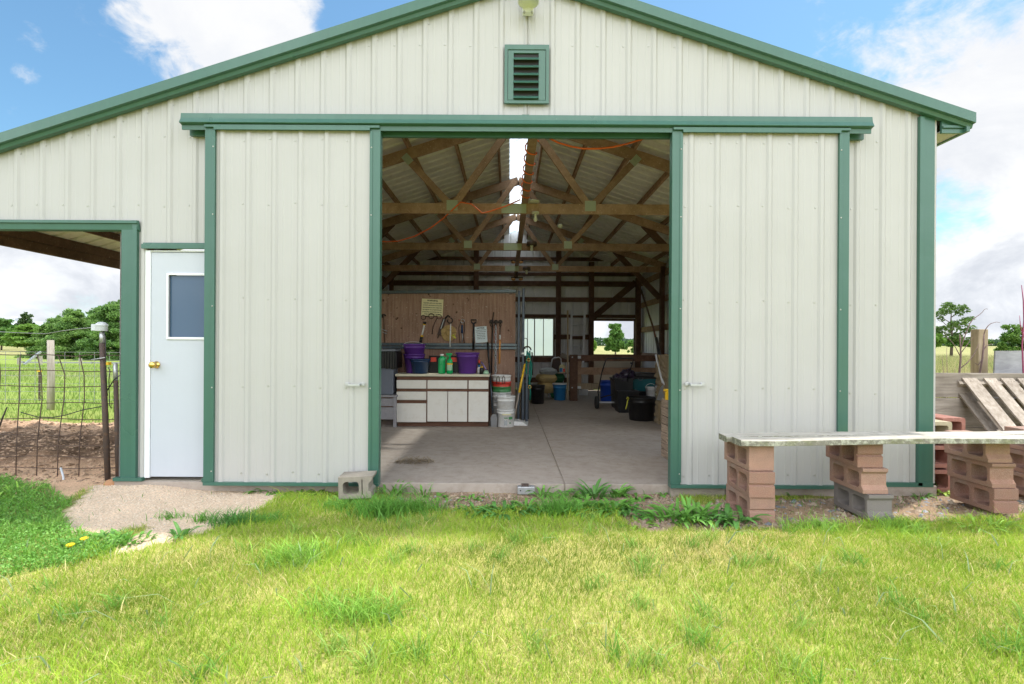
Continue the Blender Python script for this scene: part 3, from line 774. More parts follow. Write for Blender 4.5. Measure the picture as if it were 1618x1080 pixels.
band = (sstep(13.5, 15, Y)*sstep(19, 17, Y))[..., None]*(1-right); past = past*(1-.5*band)+np.array([.30,.25,.17])*.5*band
lawn = lawn*(1-far)+past*far
left_clover = sstep(-2.6, -3.4, X)[..., None]; lawn = lawn*(1-.5*left_clover*(1-far))+np.array([.10,.17,.04])*.5*left_clover*(1-far)
colr[:] = lawn
gr = np.array([.74,.57,.42])*(.85+.3*n2); dt = np.array([.33,.235,.155])*(.65+.7*n2); co = np.array([.68,.455,.30])*(.8+.4*n2)
man = (sstep(.3, .9, Y)*sstep(2.6, 1.8, Y+.35*(X+5)+1.0*(n1[...,0]-.5)))[..., None]
co = co*(1-.9*man)+np.array([.12,.077,.05])*(.6+.8*n2)*.9*man
colr = np.where(c_[..., None], co, colr); colr = np.where(d_[..., None], dt, colr); colr = np.where(g_[..., None], gr, colr)
V = np.stack([X, Y, Z], -1).reshape(-1, 3); ny, nx = X.shape
idx = np.arange(ny*nx).reshape(ny, nx)
Fq = np.stack([idx[:-1,:-1], idx[:-1,1:], idx[1:,1:], idx[1:,:-1]], -1).reshape(-1, 4)
m, nt, out = newmat('earth_ground'); at = nt.nodes.new('ShaderNodeAttribute'); at.attribute_name = 'Col'
v = mapping(nt); n1 = noise(nt, v, 75, 4, .7); n2 = noise(nt, v, 18, 5, .7)
c = mix(nt, ramp(nt, n1, .3, .72, (0,0,0,1), (1,1,1,1)), (.62,.60,.57), (1.32,1.3,1.27))
mm = nt.nodes.new('ShaderNodeMix'); mm.data_type = 'RGBA'; mm.blend_type = 'MULTIPLY'; mm.inputs[0].default_value = 1
nt.links.new(at.outputs['Color'], mm.inputs[6]); nt.links.new(c, mm.inputs[7])
hh = nt.nodes.new('ShaderNodeMath'); hh.operation = 'ADD'; nt.links.new(n1, hh.inputs[0]); nt.links.new(n2, hh.inputs[1])
bsdf(nt, out, mm.outputs[2], .95, 0, .15, bumpn(nt, hh.outputs[0], .6, .015)); M['ground'] = m
struct(np_mesh('ground', V, [(4, Fq)], M['ground'], colr.reshape(-1, 3), True))

# ================================================================== THINGS INSIDE THE BARN
def mesh_pts(mb, fn): mb.v = [tuple(fn(Vector(p))) for p in mb.v]; return mb
def sag(p0, p1, drop, n=14):
    p0, p1 = Vector(p0), Vector(p1); return [p0.lerp(p1, i/n)+Vector((0,0,-drop*4*(i/n)*(1-i/n))) for i in range(n+1)]
def bucket(name, label, cat, c, rt, rb, h, mat, group=None, bail=None, bail_mat='chain', lip=.008, hang=0.0, rot=0.0, parent_parts=None):
    t = thing(name, label, cat, c, group)
    mb = MB(); k = .004
    mb.lathe([(.0005, .0), (rb-.006, 0), (rb, .006), (rb+(rt-rb)*.78, h*.78), (rb+(rt-rb)*.78+lip*.6, h*.785), (rb+(rt-rb)*.80+lip*.6, h*.80), (rb+(rt-rb)*.81, h*.81),
              (rt-.001, h-.02), (rt+lip, h-.018), (rt+lip, h), (rt-k, h), (rb-k+(rt-rb)*.2, h*.2), (.0005, h*.12)], (0,0,0), 28)
    mb.build('body', mat, t, world=False)
    if bail:
        mb = MB(); pts = []
        for i in range(13):
            a = math.pi*i/12; q = Vector((math.cos(a)*(rt+lip), 0, math.sin(a)*rt*1.0))
            q = Matrix.Rotation(bail, 4, 'X') @ q; q = Matrix.Rotation(rot, 4, 'Z') @ q; pts.append(q+Vector((0,0,h*.86)))
        mb.tube(pts, .0035, 6); mb.build('bail_handle', M[bail_mat], t, world=False)
    return t

yp = 3.64
# ---- stall partition
zr = P(700, 460, 3.6).z; zm = P(700, 546, 3.6).z
sp = thing('stall_partition', 'tall brown board partition with steel rails where the tools hang', 'partition', (-1.5, yp, 0))
xr = P(814, 560, yp).x
mb = MB(); mb.box(-3.35, xr, yp, yp+.018, .02, zr-.02)
for k in range(30):
    x = xr-.1-k*.1135
    if x > -3.3: mb.box(x-.055, x+.048, yp-.004, yp, .03, zr-.03)
mb.build('panel', M['ply'], sp)
mb = MB(); mb.bar((-3.4, yp-.02, zr-.035), (P(816, 458, yp).x, yp-.02, zr+.012), .05, .05); mb.build('top_rail', M['rail'], sp, bevel=.006)
for dz in (.022, -.03):
    mb = MB(); mb.bar((-3.4, yp-.026, zm+dz), (P(817, 545, yp).x, yp-.026, zm+dz), .045, .045); mb.build('middle_rail', M['rail'], sp, bevel=.006)
x0 = P(819.5, 560, yp-.03).x
mb = MB(); mb.box(x0-.02, x0+.02, yp-.06, yp-.02, 0, zr+.02); mb.build('end_post', M['gate'], sp, bevel=.006)
sg = thing('stall_gate', 'dark steel stall gate folded back edge-on at the end of the board partition', 'gate', (P(826, 560, 3.56).x, 3.56, 0))
for X_, zt_ in ((826.5, zr+.05), (832.5, .78)):
    xx = P(X_, 560, 3.56).x; mb = MB(); mb.box(xx-.02, xx+.02, 3.54, 3.58, .02, zt_); mb.build('upright', M['gate'], sg, bevel=.006)
xx = P(829, 560, 3.6).x; mb = MB(); mb.box(xx-.035, xx+.075, 3.58, 4.6, .05, .62); mb.build('gate_panel', M['blackrub'], sg)
mb = MB(); q = P(829, 537, 3.55); mb.tube([q+Vector((-.02,0,.03)), q+Vector((.03,0,.03)), q+Vector((.04,0,0)), q+Vector((.04,0,-.12)), q+Vector((0,0,-.14))], .006, 6); mb.build('latch_handle', M['iron'], sg)
mb = MB(); q = P(826.5, 558, 3.53); mb.box(q.x-.025, q.x+.025, q.y-.01, q.y+.01, q.z-.015, q.z+.015); mb.build('latch_plate', M['bucketw'], sg)

# ---- signs on the partition
def sign(name, label, X0, Y0, X1, Y1, tilt, mat, title, lines, ts, ls, lead, gap):
    a, b = P(X0, Y0, yp-.01), P(X1, Y1, yp-.01); w, h = abs(b.x-a.x), abs(a.z-b.z); c = (a+b)/2; c.y = yp-.010
    t = thing(name, label, 'sign', c); t.rotation_euler = (0, rad(tilt), 0)
    mb = MB(); mb.box(-w/2, w/2, -.002, .002, -h/2, h/2); mb.build('plate', mat, t, world=False, bevel=.0015)
    dg = bpy.context.evaluated_depsgraph_get()
    def txt(s, size, z, bold=0):
        cu = bpy.data.curves.new('lettering', 'FONT'); cu.body = s; cu.size = size; cu.align_x = 'CENTER'; cu.align_y = 'CENTER'; cu.offset = bold
        o = bpy.data.objects.new('lettering', cu); COL.objects.link(o); bpy.context.view_layer.update()
        if o.dimensions.x > w*.88: cu.size *= w*.88/o.dimensions.x; bpy.context.view_layer.update()
        me = bpy.data.meshes.new_from_object(o.evaluated_get(bpy.context.evaluated_depsgraph_get()))
        vs = [(v.co.x, -.0035, v.co.y+z) for v in me.vertices]; fs = [tuple(p.vertices) for p in me.polygons]
        bpy.data.objects.remove(o); bpy.data.curves.remove(cu); bpy.data.meshes.remove(me); return vs, fs
    mb = MB(); mb.add(*txt(title, ts, h/2-gap, .0012)); mb.build('heading', M['ink'], t, world=False)
    mb = MB()
    for i, l in enumerate(lines): mb.add(*txt(l, ls, h/2-gap-lead*(i+1.15), .0006))
    mb.build('lettering', M['ink'], t, world=False)
    return t
sign('warning_sign', 'yellow WARNING sign of black capitals above the hanging bits', 666, 472, 700, 499, 2.5, M['signy'], 'WARNING',
     ['UNDER LAW AN EQUINE', 'ACTIVITY SPONSOR OR EQUINE', 'PROFESSIONAL IS NOT LIABLE FOR', 'AN INJURY TO A PARTICIPANT', 'IN EQUINE ACTIVITIES DUE TO', 'THE INHERENT RISKS'], .036, .026, .036, .028)
sign('notice_sheet', 'pale blue NOTICE sheet pinned to the boards beside the short shovel', 750.5, 515.5, 769.5, 541, -4, M['paper'], 'NOTICE',
     ['ALL RIDERS AND VISITORS', 'ENTER THE STABLE AREA', 'AT THEIR OWN RISK', 'KEEP GATES CLOSED', 'CLEAN UP AFTER USE', 'RETURN ALL TOOLS'], .034, .014, .028, .026)

# ---- tools hanging on the partition
def W_(X, Y, y=yp-.03): return P(X, Y, y)
def tubes(name, label, cat, parts, base, group=None):
    t = thing(name, label, cat, base, group)
    for pn, pts, r, mt, n in parts:
        mb = MB()
        if pts and isinstance(pts[0], list):
            for q in pts: mb.tube(q, r, n)
        else: mb.tube(pts, r, n)
        mb.build(pn, M[mt], t)
    return t
def ringpts(c, r, n=16, a0=0, a1=2*math.pi, sz=1): return [c+Vector((math.cos(a0+(a1-a0)*i/n)*r, 0, math.sin(a0+(a1-a0)*i/n)*r*sz)) for i in range(n+1)]
a, b = W_(671.5, 508), W_(664, 542); L = lambda t: a.lerp(b, t)
tubes('pole_saw', 'black, white and orange telescopic pole hanging under the WARNING sign', 'tool',
      [('upper_grip', [L(0), L(.10)], .026, 'black', 10), ('collar', [L(.10), L(.16)], .021, 'yellow', 10), ('shaft', [L(.16), L(.62)], .014, 'bucketw', 10), ('lower_collar', [L(.62), L(.70)], .022, 'yellow', 10), ('lower_grip', [L(.70), L(1)], .022, 'black', 10)], b)
c1, c2, c3 = W_(669, 501), W_(681.5, 499), W_(694, 500)
tubes('snaffle_bit', 'ringed iron bit row hanging across the foot of the WARNING sign', 'bit',
      [('ring', ringpts(c1, .036, 14, rad(60), rad(400)), .0055, 'iron', 6), ('ring', ringpts(c2, .042), .006, 'iron', 6), ('ring', ringpts(c3, .036, 14, rad(150), rad(480)), .0055, 'iron', 6),
       ('mouthpiece', [c1+Vector((.03,0,.01)), c2+Vector((-.04,0,0))], .007, 'iron', 6), ('mouthpiece', [c2+Vector((.04,0,0)), c3+Vector((-.03,0,.01))], .007, 'iron', 6)], c2)
tubes('rein', 'thin dark strap curving down left of the thick leather girth', 'strap', [('strap', [W_(691, 502), W_(687, 509), W_(684, 517), W_(683, 526)], .008, 'leather', 6), ('strap_end', [W_(683, 525.5), W_(683, 527.5)], .012, 'leather', 6)], W_(684, 527))
t = thing('leather_girth', 'thick dark leather girth hanging slantwise beside the tan rope coil', 'strap', W_(692, 534))
mb = MB(); mb.bar(W_(702.5, 503), W_(693.5, 529), .016, .062, up=(1,0,0)); mb.build('strap', M['leather'], t, bevel=.007)
mb = MB(); mb.bar(W_(701.5, 504, yp-.042), W_(696.5, 519, yp-.042), .006, .012, up=(1,0,0)); mb.build('buckle', M['chain'], t)
mb = MB(); mb.tube([W_(693, 529), W_(691.5, 534)], .009, 6); mb.build('strap_end', M['iron'], t)
mb = MB(); mb.tube(ringpts(W_(711, 506), .042, 14, rad(-200), rad(80)), .010, 6); mb.tube([W_(703, 503), W_(708, 498), W_(711, 501)], .016, 6); mb.build('hook', M['iron'], t)
t = thing('rope_coil', 'round tan coil of rope with a white stick through it and a lime tag', 'rope', W_(709, 540))
mb = MB(); c = W_(709, 526); 
for r_ in (.118, .104, .090, .076, .062): mb.tube([c+Vector((math.cos(q)*r_*(1+.05*math.sin(3*q)), -.008*math.sin(5*q), math.sin(q)*r_*1.05)) for q in [2*math.pi*i/24 for i in range(25)]], .0085, 6)
mb.build('coil', M['rope'], t)
mb = MB(); mb.lathe([(.001,-.003),(.07,-.003),(.07,.003),(.001,.003)], (0,0,0), 20); mesh_pts(mb, lambda p: c+Vector((p.x, p.z+.012, p.y))); mb.build('backing_disc', M['rope'], t)
mb = MB(); mb.tube([W_(712, 511, yp-.05), W_(711, 548, yp-.05)], .010, 8); mb.build('stick', M['bucketw'], t)
mb = MB(); mb.bar(W_(715, 529, yp-.055), W_(720, 534, yp-.055), .006, .022, up=(1,0,1)); mb.bar(W_(714, 530, yp-.055), W_(718, 528.5, yp-.055), .006, .02, up=(0,0,1)); mb.build('tag', M['ylstrap'], t)
tubes('bridle', 'dark bridle with a navy pad and chain hanging left of the D-handle shovel', 'bridle',
      [('ring', ringpts(W_(731, 507), .030), .0055, 'chain', 6), ('cheek_strap', [[W_(728, 508), W_(725, 518), W_(726, 530), W_(727, 543)], [W_(733.5, 508), W_(734.5, 520), W_(732, 530), W_(734, 542)]], .007, 'leather', 6), ('pad', [W_(730, 513), W_(730, 526)], .016, 'navy', 8), ('chain', [W_(730, 526), W_(731, 533), W_(730, 541)], .008, 'chain', 5), ('hook', [W_(724, 504.5), W_(728, 505.5)], .012, 'clay', 6)], W_(729, 543))
t = thing('hand_shovel', 'black D-handle shovel hanging between the bridle and the NOTICE sheet', 'shovel', W_(748, 553))
a, b = W_(748.5, 511, yp-.05), W_(748, 552, yp-.06)
mb = MB(); mb.tube([a, b], [.015, .020], 10); mb.ball(b, .021); mb.build('shaft', M['black'], t)
mb = MB(); mb.tube([a, W_(745, 509, yp-.05), W_(744.5, 505, yp-.05), W_(752.5, 505, yp-.05), W_(752, 509, yp-.05), a], .010, 8); mb.build('grip', M['black'], t)
t = thing('hook_rack', 'three rusty hooks in a row holding the chain and the orange-handled tool', 'hook', W_(783, 510))
for X_ in (776.5, 783.5, 790.5):
    mb = MB(); c = W_(X_, 508); mb.ball(c, .036, sx=1, sy=.5, sz=.9); mb.tube(ringpts(c+Vector((0,-.02,-.055)), .018, 12), .006, 6); mb.build('hook', M['iron'], t)
mb = MB(); mb.bar(W_(773, 509), W_(794, 509), .02, .03); mb.build('bar', M['iron'], t)
tubes('bull_whip', 'long grey strap hanging from the left rusty hook down past the rail', 'strap', [('handle', [W_(780, 493), W_(778.5, 505)], .010, 'iron', 6), ('lash', [W_(778.5, 505), W_(777.5, 540, yp-.06), W_(776.5, 590, yp-.06)], .015, 'iron', 6)], W_(777, 590))
t = thing('chain', 'heavy steel chain hanging from the middle rusty hook down to the buckets', 'chain', W_(783, 590))
mb = MB(); n = 19; z0, z1 = W_(783.5, 514).z, W_(783, 592, yp-.05).z
for i in range(n):
    zc_ = z0+(z1-z0)*(i+.5)/n; c = Vector((W_(783.3, 540).x+R.uniform(-.003,.003), yp-.06, zc_)); hh = abs(z1-z0)/n*.66
    ax = Vector((1,0,0)) if i % 2 else Vector((.5,.86,0))
    mb.tube([c+ax*(math.cos(2*math.pi*k/10)*.014)+Vector((0,0,math.sin(2*math.pi*k/10)*hh)) for k in range(11)], .0065, 6, False)
mb.build('links', M['chain'], t)
mb = MB(); mb.bar(W_(783, 514), W_(783, 547), .006, .05, up=(1,0,0)); mb.build('strap', M['clay'], t)
tubes('orange_handled_tool', 'tool with an orange wooden handle hanging from the right rusty hook', 'tool', [('blade', [W_(790.3, 514), W_(790, 529)], .008, 'iron', 6), ('ferrule', [W_(790, 529), W_(790, 536, yp-.05)], .013, 'bucketw', 8), ('handle', [W_(790, 536, yp-.05), W_(789, 574, yp-.06)], [.013, .016], 'orangewood', 8)], W_(789, 575))
tubes('spur_strap', 'dark spur straps hanging at the left end of the partition by the door edge', 'strap', [('strap', [W_(605, 497), W_(606.5, 505), W_(607, 520), W_(608, 545)], .007, 'leather', 6), ('spur', ringpts(W_(606, 500), .035, 12, rad(20), rad(200)), .012, 'iron', 6), ('buckle', [[W_(604, 520), W_(612, 523)], [W_(604, 524), W_(611, 527)]], .007, 'chain', 6)], W_(607, 545))

# ---- vanity cabinet and what stands on it
yc = 3.05
def CX(X): return P(X, 620, yc).x
def CZ(Y): return P(700, Y, yc).z
cb = thing('vanity_cabinet', 'long white laminate cabinet with brown rails below the tool partition', 'cabinet', (-1.03, yc+.25, 0))
ct = .80; x0, x1 = CX(625.5), CX(772.5)
mb = MB(); mb.box(x0+.01, x1-.005, yc+.02, yc+.52, .075, ct-.04); mb.box(x0+.02, x1-.01, yc+.06, yc+.5, 0, .075); mb.build('carcass', M['cabwood'], cb)
mb = MB(); mb.box(x0-.008, x1+.008, yc-.012, yc+.53, ct-.036, ct); mb.build('countertop', M['counter'], cb, bevel=.005)
def front(n, X0, X1, Y0, Y1):
    mb = MB(); mb.box(CX(X0), CX(X1), yc, yc+.02, CZ(Y1), CZ(Y0)); mb.build(n, M['laminate'], cb, bevel=.003)
front('drawer', 626.5, 673.3, 600.5, 613.8); front('drawer', 675.3, 738.2, 600.5, 613.8); front('drawer', 740.2, 771.5, 600.5, 613.8)
front('drawer', 626.5, 673.3, 618.8, 631.8); front('drawer', 626.5, 673.3, 637.3, 667)
front('door', 675.3, 706.8, 618.3, 665.8); front('door', 708, 738.2, 618.3, 665.8); front('door', 740.2, 771.5, 618.3, 665.8)
cz = ct+.001
def at(X, y): return P(X, 585, y).x
bucket('bucket', 'lower purple bucket of the nested pair behind the navy bucket', 'bucket', (at(654.5, 3.32), 3.32, cz), .163, .125, .30, M['purple'], 'purple buckets nested on the cabinet')
bucket('bucket', 'upper purple bucket of the nested pair, pale bail hanging over its front', 'bucket', (at(654.5, 3.32), 3.32, cz+.155), .168, .13, .30, M['purple'], 'purple buckets nested on the cabinet', bail=rad(-62), bail_mat='bucketw', rot=.35)
bucket('bucket', 'navy blue bucket in front of the purple pair on the cabinet', 'bucket', (at(663.5, 3.17), 3.20, cz), .155, .115, .225, M['navy'])
bucket('tub', 'wide purple tub standing alone at the right of the cabinet top', 'tub', (at(738.5, 3.26), 3.26, cz), .178, .137, .325, M['purple'], lip=.014)
for X0, X1, lab in ((679, 699, 'black box with a red label between the navy bucket and green jug'), (711.5, 726, 'black box with a red label between the spray bottle and purple tub')):
    xa, xb = at(X0, 3.44), at(X1, 3.44); t = thing('supply_box', lab, 'box', ((xa+xb)/2, 3.44, cz), 'black boxes with red labels')
    mb = MB(); mb.box(xa, xb, 3.36, 3.5, cz, cz+.25); mb.build('body', M['black'], t, bevel=.008)
    mb = MB(); mb.box(xa-.004, xb+.004, 3.355, 3.505, cz+.25, cz+.272); mb.build('lid', M['black'], t, bevel=.004)
    mb = MB(); q = P(X0+1.6, 570, 3.36); mb.box(q.x, q.x+.088, 3.352, 3.358, cz+.175, cz+.245); mb.build('label', M['red'], t)
t = thing('jug', 'green squared jug with a white cap left of the spray bottle', 'jug', (at(698, 3.12), 3.12, cz))
mb = MB(); mb.lathe([(.001,0),(.052,.002),(.057,.01),(.057,.205),(.05,.235),(.026,.262),(.024,.275),(.001,.276)], (0,0,0), 8, 1, .75, False); mesh_pts(mb, lambda p: Matrix.Rotation(rad(22.5), 3, 'Z') @ p); mb.build('body', M['jug'], t, world=False, bevel=.006)
mb = MB(); mb.lathe([(.001,.275),(.027,.275),(.027,.30),(.001,.301)], (0,0,0), 14); mb.build('cap', M['bucketw'], t, world=False)
mb = MB(); mb.tube([(.05,0,.20),(.062,0,.225),(.05,0,.25),(.028,0,.262)], .008, 6); mb.build('handle', M['jug'], t, world=False)
t = thing('spray_bottle', 'green spray bottle with a printed label right of the green jug', 'bottle', (at(710.5, 3.11), 3.11, cz))
mb = MB(); mb.lathe([(.001,0),(.042,.002),(.046,.012),(.046,.18),(.042,.205),(.022,.232),(.016,.262),(.001,.262)], (0,0,0), 20); mb.build('body', M['jug'], t, world=False)
mb = MB(); mb.box(-.018, .018, -.02, .02, .262, .285); mb.box(-.055, .035, -.014, .014, .285, .315); mb.bar((-.035,0,.285), (-.05,0,.235), .012, .012); mb.build('trigger_head', M['jug'], t, world=False, bevel=.004)
mb = MB()
vs = []; n = 9
for z in (.055, .155):
    for k in range(n): a = rad(-150+120*k/(n-1)); vs.append((.0468*math.cos(a), .0468*math.sin(a), z))
mb.add(vs, [(k, k+1, n+k+1, n+k) for k in range(n-1)], True); mb.build('label', M['greenjar'], t, world=False)
mb = MB(); mb.lathe([(.0472,.14),(.0474,.165)], (0,0,0), 20); mb.build('label_band', M['yellow'], t, world=False)
def small_bottle(name, lab, X, y, r, h, body, cap, caph, cat='bottle', sq=20):
    t = thing(name, lab, cat, (at(X, y), y, cz)); mb = MB(); mb.lathe([(.001,0),(r,.001),(r,h*.8),(r*.6,h*.95),(r*.55,h),(.001,h)], (0,0,0), sq); mb.build('body', M[body], t, world=False)
    mb = MB(); mb.lathe([(.001,h),(r*.7,h),(r*.7,h+caph),(.001,h+caph)], (0,0,0), 14); mb.build('cap', M[cap], t, world=False); return t
small_bottle('bottle', 'small black bottle with a yellow cap at the right end of the cabinet', 761, 3.12, .034, .10, 'black', 'yellow', .014)
small_bottle('bottle', 'tiny white bottle with a blue cap tucked against the purple tub', 757, 3.22, .03, .105, 'bucketw', 'ltblue', .025)
small_bottle('tube_bottle', 'thin dark bottle with an orange nozzle behind the blue-capped bottle', 757, 3.32, .02, .16, 'iron', 'red', .05)
small_bottle('jar', 'pale green lidded jar at the very right edge of the cabinet top', 768, 3.10, .042, .045, 'greenjar', 'greenjar', .012, 'jar')
t = thing('hoof_brush', 'lilac-handled brush leaning against the partition at the cabinet end', 'brush', P(768, 586, 3.4))
mb = MB(); mb.tube([P(760.5, 571.5, 3.5), P(768.5, 584, 3.35)], [.013, .007], 8); mb.build('handle', M['purpletool'], t)
mb = MB(); q = P(768.5, 585, 3.34); mb.box(q.x-.02, q.x+.03, q.y-.015, q.y+.015, cz, q.z+.02); mb.build('bristles', M['iron'], t)

# ---- bin on a low grey stand, left of the cabinet
ys = 2.98
t = thing('wicker_stand', 'low grey slatted stand under the rubbish bin by the door edge', 'stand', (-2.0, ys+.2, 0))
x0, x1, zt_ = -2.34, P(626, 640, ys).x, P(612, 624, ys).z
for xx in (x0, x1-.045):
    for yy in (ys, ys+.36): mb = MB(); mb.box(xx, xx+.045, yy, yy+.045, 0, zt_-.03); mb.build('leg', M['wicker'], t, bevel=.004)
mb = MB(); mb.box(x0-.01, x1+.01, ys-.015, ys+.42, zt_-.03, zt_); mb.build('top', M['wicker'], t, bevel=.005)
mb = MB(); mb.box(x0+.046, x1-.046, ys+.012, ys+.03, .12, .30); mb.box(x0+.046, x1-.046, ys+.012, ys+.03, .32, zt_-.05); mb.build('front_panel', M['wicker'], t)
mb = MB(); mb.box(x1-.032, x1-.012, ys+.05, ys+.355, .12, zt_-.05); mb.build('side_panel', M['wicker'], t)
t = thing('rubbish_bin', 'grey bin lined with a black bag under a flat lid left of the cabinet', 'bin', (-2.0, ys+.2, zt_))
xr_ = P(622.5, 600, ys).x; zb1 = P(612, 577, ys).z; zb2 = P(612, 555, ys).z
mb = MB(); o_ = [(-2.3, 0), (xr_, 0), (xr_, .36), (-2.3, .36)]; mb.prism([(-2.28, ys+.03), (xr_-.02, ys+.03), (xr_-.02, ys+.36), (-2.28, ys+.36)], [], ((0,0,zt_+.001), (1,0,0), (0,1,0), (0,0,1)), zb1-zt_); mb.build('body', M['bin'], t, bevel=.02)
mb = MB(); xs_ = np.linspace(-2.30, xr_+.035, 16)
for i in range(len(xs_)-1):
    mb.box(xs_[i], xs_[i+1], ys-.01+.012*R.random(), ys+.40, zb1-.03-.03*R.random(), zb2)
mb.build('bag_liner', M['bag'], t, bevel=.008)
mb = MB(); mb.box(-2.31, xr_+.02, ys-.02, ys+.41, zb2+.001, zb2+.035); mb.build('lid', M['binlid'], t, bevel=.012)

# ---- bucket stacks right of the cabinet
gb = 'buckets nested in the stack against the partition'
cx_, cy_ = P(792.5, 600, 3.42).x, 3.42
for dz, mt, lab in ((0, 'bucketw', 'white bucket at the bottom of the tall nested stack'), (.135, 'bucketw', 'white bucket just under the green one in the tall nested stack'), (.225, 'bucketg', 'green bucket nested between the red and white ones'), (.30, 'bucketr', 'red bucket nested second from the top of the stack')):
    bucket('bucket', lab, 'bucket', (cx_, cy_, dz), .148, .125, .37, M[mt], gb)
tb = bucket('bucket', 'white bucket on top of the tall nested stack, horseshoes over its rim', 'bucket', (cx_, cy_, .40), .148, .125, .37, M['bucketw'], gb)
for X_, dx in ((788, -.01), (794.5, .012)):
    q = P(X_, 600, cy_-.16); pts = [q+Vector((dx-.018, .0, -.06)), q+Vector((dx-.02, 0, .03)), q+Vector((dx, -.005, .065)), q+Vector((dx+.02, 0, .03)), q+Vector((dx+.018, 0, -.06))]
    s_ = MB(); s_.tube(pts, .007, 6); single(s_, 'horseshoe', M['rusty'], 'rusty horseshoe hooked over the white bucket rim, %s of the pair' % ('left' if X_ < 790 else 'right'), 'horseshoe', 'horseshoes on the bucket rim')
cx_, cy_ = P(799, 650, 3.12).x, 3.16
t = bucket('bucket', 'white pail with a green and yellow label at the foot of the short stack', 'bucket', (cx_, cy_, 0), .138, .128, .265, M['bucketw'], bail=rad(-75), rot=.2)
def wrap(t, a0, a1, z0, z1, r, mat, n=7, name='label'):
    vs = [];
    for z in (z0, z1):
        for k in range(n): a = rad(a0+(a1-a0)*k/(n-1)); vs.append((r*math.cos(a), r*math.sin(a), z))
    MB().add(vs, [(k, k+1, n+k+1, n+k) for k in range(n-1)], True).build(name, M[mat], t, world=False)
wrap(t, -112, -52, .185, .205, .1365, 'signy'); wrap(t, -100, -75, .135, .150, .1345, 'bucketg'); wrap(t, -70, -40, .12, .16, .1345, 'bucketg'); wrap(t, -100, -78, .03, .11, .1315, 'greybag'); wrap(t, -64, -54, .055, .075, .1320, 'bucketg')
bucket('bucket', 'white bucket sitting in the labelled pail right of the cabinet', 'bucket', (cx_, cy_, .135), .142, .123, .33, M['bucketw'], bail=rad(-58), rot=-.3)

# ---- long-handled tools by the partition end
t = thing('dark_shovel', 'dark long-handled shovel leaning between the cabinet and the bucket stacks', 'shovel', P(780, 675, 3.05))
a, b = P(770.5, 541, 3.56), P(778.5, 652, 3.12)
mb = MB(); mb.tube([a, a.lerp(b, .3)], [.017, .013], 8); mb.build('grip', M['black'], t)
mb = MB(); mb.tube([a.lerp(b, .3), b], .013, 8); mb.build('handle', M['gate'], t)
mb = MB(); q = P(780.5, 664, 3.08); mb.prism([(-.022,.1), (.022,.1), (.05,.05), (.045,-.11), (-.045,-.11), (-.05,.05)], [], (q, (1,0,0), (0,-.12,1), (0,-1,0)), .008); mb.build('blade', M['steel'], t)
t = thing('yellow_scoop', 'scoop with a yellow handle leaning on the gate, white blade on the floor', 'shovel', P(820, 672, 3.2))
a, b = P(829, 575, 3.5), P(811.5, 664, 3.15)
mb = MB(); mb.tube([a, a.lerp(b, .52)], .017, 8); mb.build('grip', M['yellow'], t)
mb = MB(); mb.tube([a.lerp(b, .52), b], .013, 8); mb.build('shaft', M['pallet'], t)
f0 = G(812, 673, 0); f1 = G(835, 666, 0)
mb = MB(); mb.add([(f0.x, f0.y, .01), (f1.x-.03, f0.y+.02, .004), (f1.x, f1.y, .006), (f0.x, f0.y+.25, .015), (f0.x, f0.y, .075), (f0.x+.13, f0.y+.01, .06), (f0.x+.13, f0.y+.25, .06), (f0.x, f0.y+.25, .085)],
                  [(0,1,2,3), (0,4,5,1), (3,2,6,7), (0,3,7,4), (4,7,6,5)]); mb.build('blade', M['bucketw'], t)
t = thing('halter', 'green webbing halter hanging on the steel gate above the yellow scoop', 'halter', P(836, 620, 3.5))
mb = MB()
for pts in ([(833,554),(832,570),(831.5,590),(833,612)], [(837,554),(838,570),(836,595),(838,620),(837,632)], [(834,556),(840,575),(839,595),(835,606)]):
    mb.tube([P(x_, y_, 3.5+.03*i) for i, (x_, y_) in enumerate(pts)], .014, 6)
mb.build('webbing', M['halter'], t)
mb = MB(); mb.tube([P(840.5, 556, 3.56), P(842, 575, 3.56), P(841, 592, 3.56)], .012, 6); mb.tube(ringpts(P(833, 553, 3.52), .06, 12, 0, math.pi), .013, 6); mb.build('lead_rope', M['iron'], t)
mb = MB(); mb.tube(ringpts(P(835, 568, 3.45), .024), .005, 6); mb.tube(ringpts(P(837, 611, 3.45), .024), .005, 6); mb.build('buckle', M['brass'], t)

# ---- far left corner of the aisle
bucket('muck_bucket', 'black muck bucket standing past the end of the gate', 'bucket', (P(849, 620, 6.2).x, 6.25, 0), .165, .14, .40, M['black'])
def sack(name, lab, X, Y, y, w, h, d, mat, tilt=0, cat='feed sack', group=None, mark=None):
    c = P(X, Y, y); mb = MB(); n, m_ = 16, 8; vs = []
    for j in range(m_+1):
        v_ = -1+2*j/m_
        for i in range(n):
            a = 2*math.pi*i/n; k = (1-abs(v_)**3.2)**.5 if abs(v_) < 1 else .04
            u = math.copysign(abs(math.cos(a))**.7, math.cos(a)); q = math.copysign(abs(math.sin(a))**.9, math.sin(a))
            vs.append((u*w/2*(.9+.1*k)*(1 if abs(v_) < 1 else .86), v_*d/2, q*h/2*max(k, .06)+.012*math.sin(5*a+3*v_)))
    mb.add(vs, [(j*n+i, j*n+(i+1)%n, (j+1)*n+(i+1)%n, (j+1)*n+i) for j in range(m_) for i in range(n)]+[tuple(range(n))[::-1], tuple(m_*n+i for i in range(n))], True)
    o = mb.build(name, M[mat], None); o.location = c; o.rotation_euler = (tilt, 0, R.uniform(-.2, .2)); tag(o, lab, cat, group); return o
gs = 'feed sacks heaped by the back window'
sack('feed_sack', 'tan feed sack on the floor at the bottom of the heap', 864, 610.5, 7.3, .46, .30, .6, 'tanbag', group=gs)
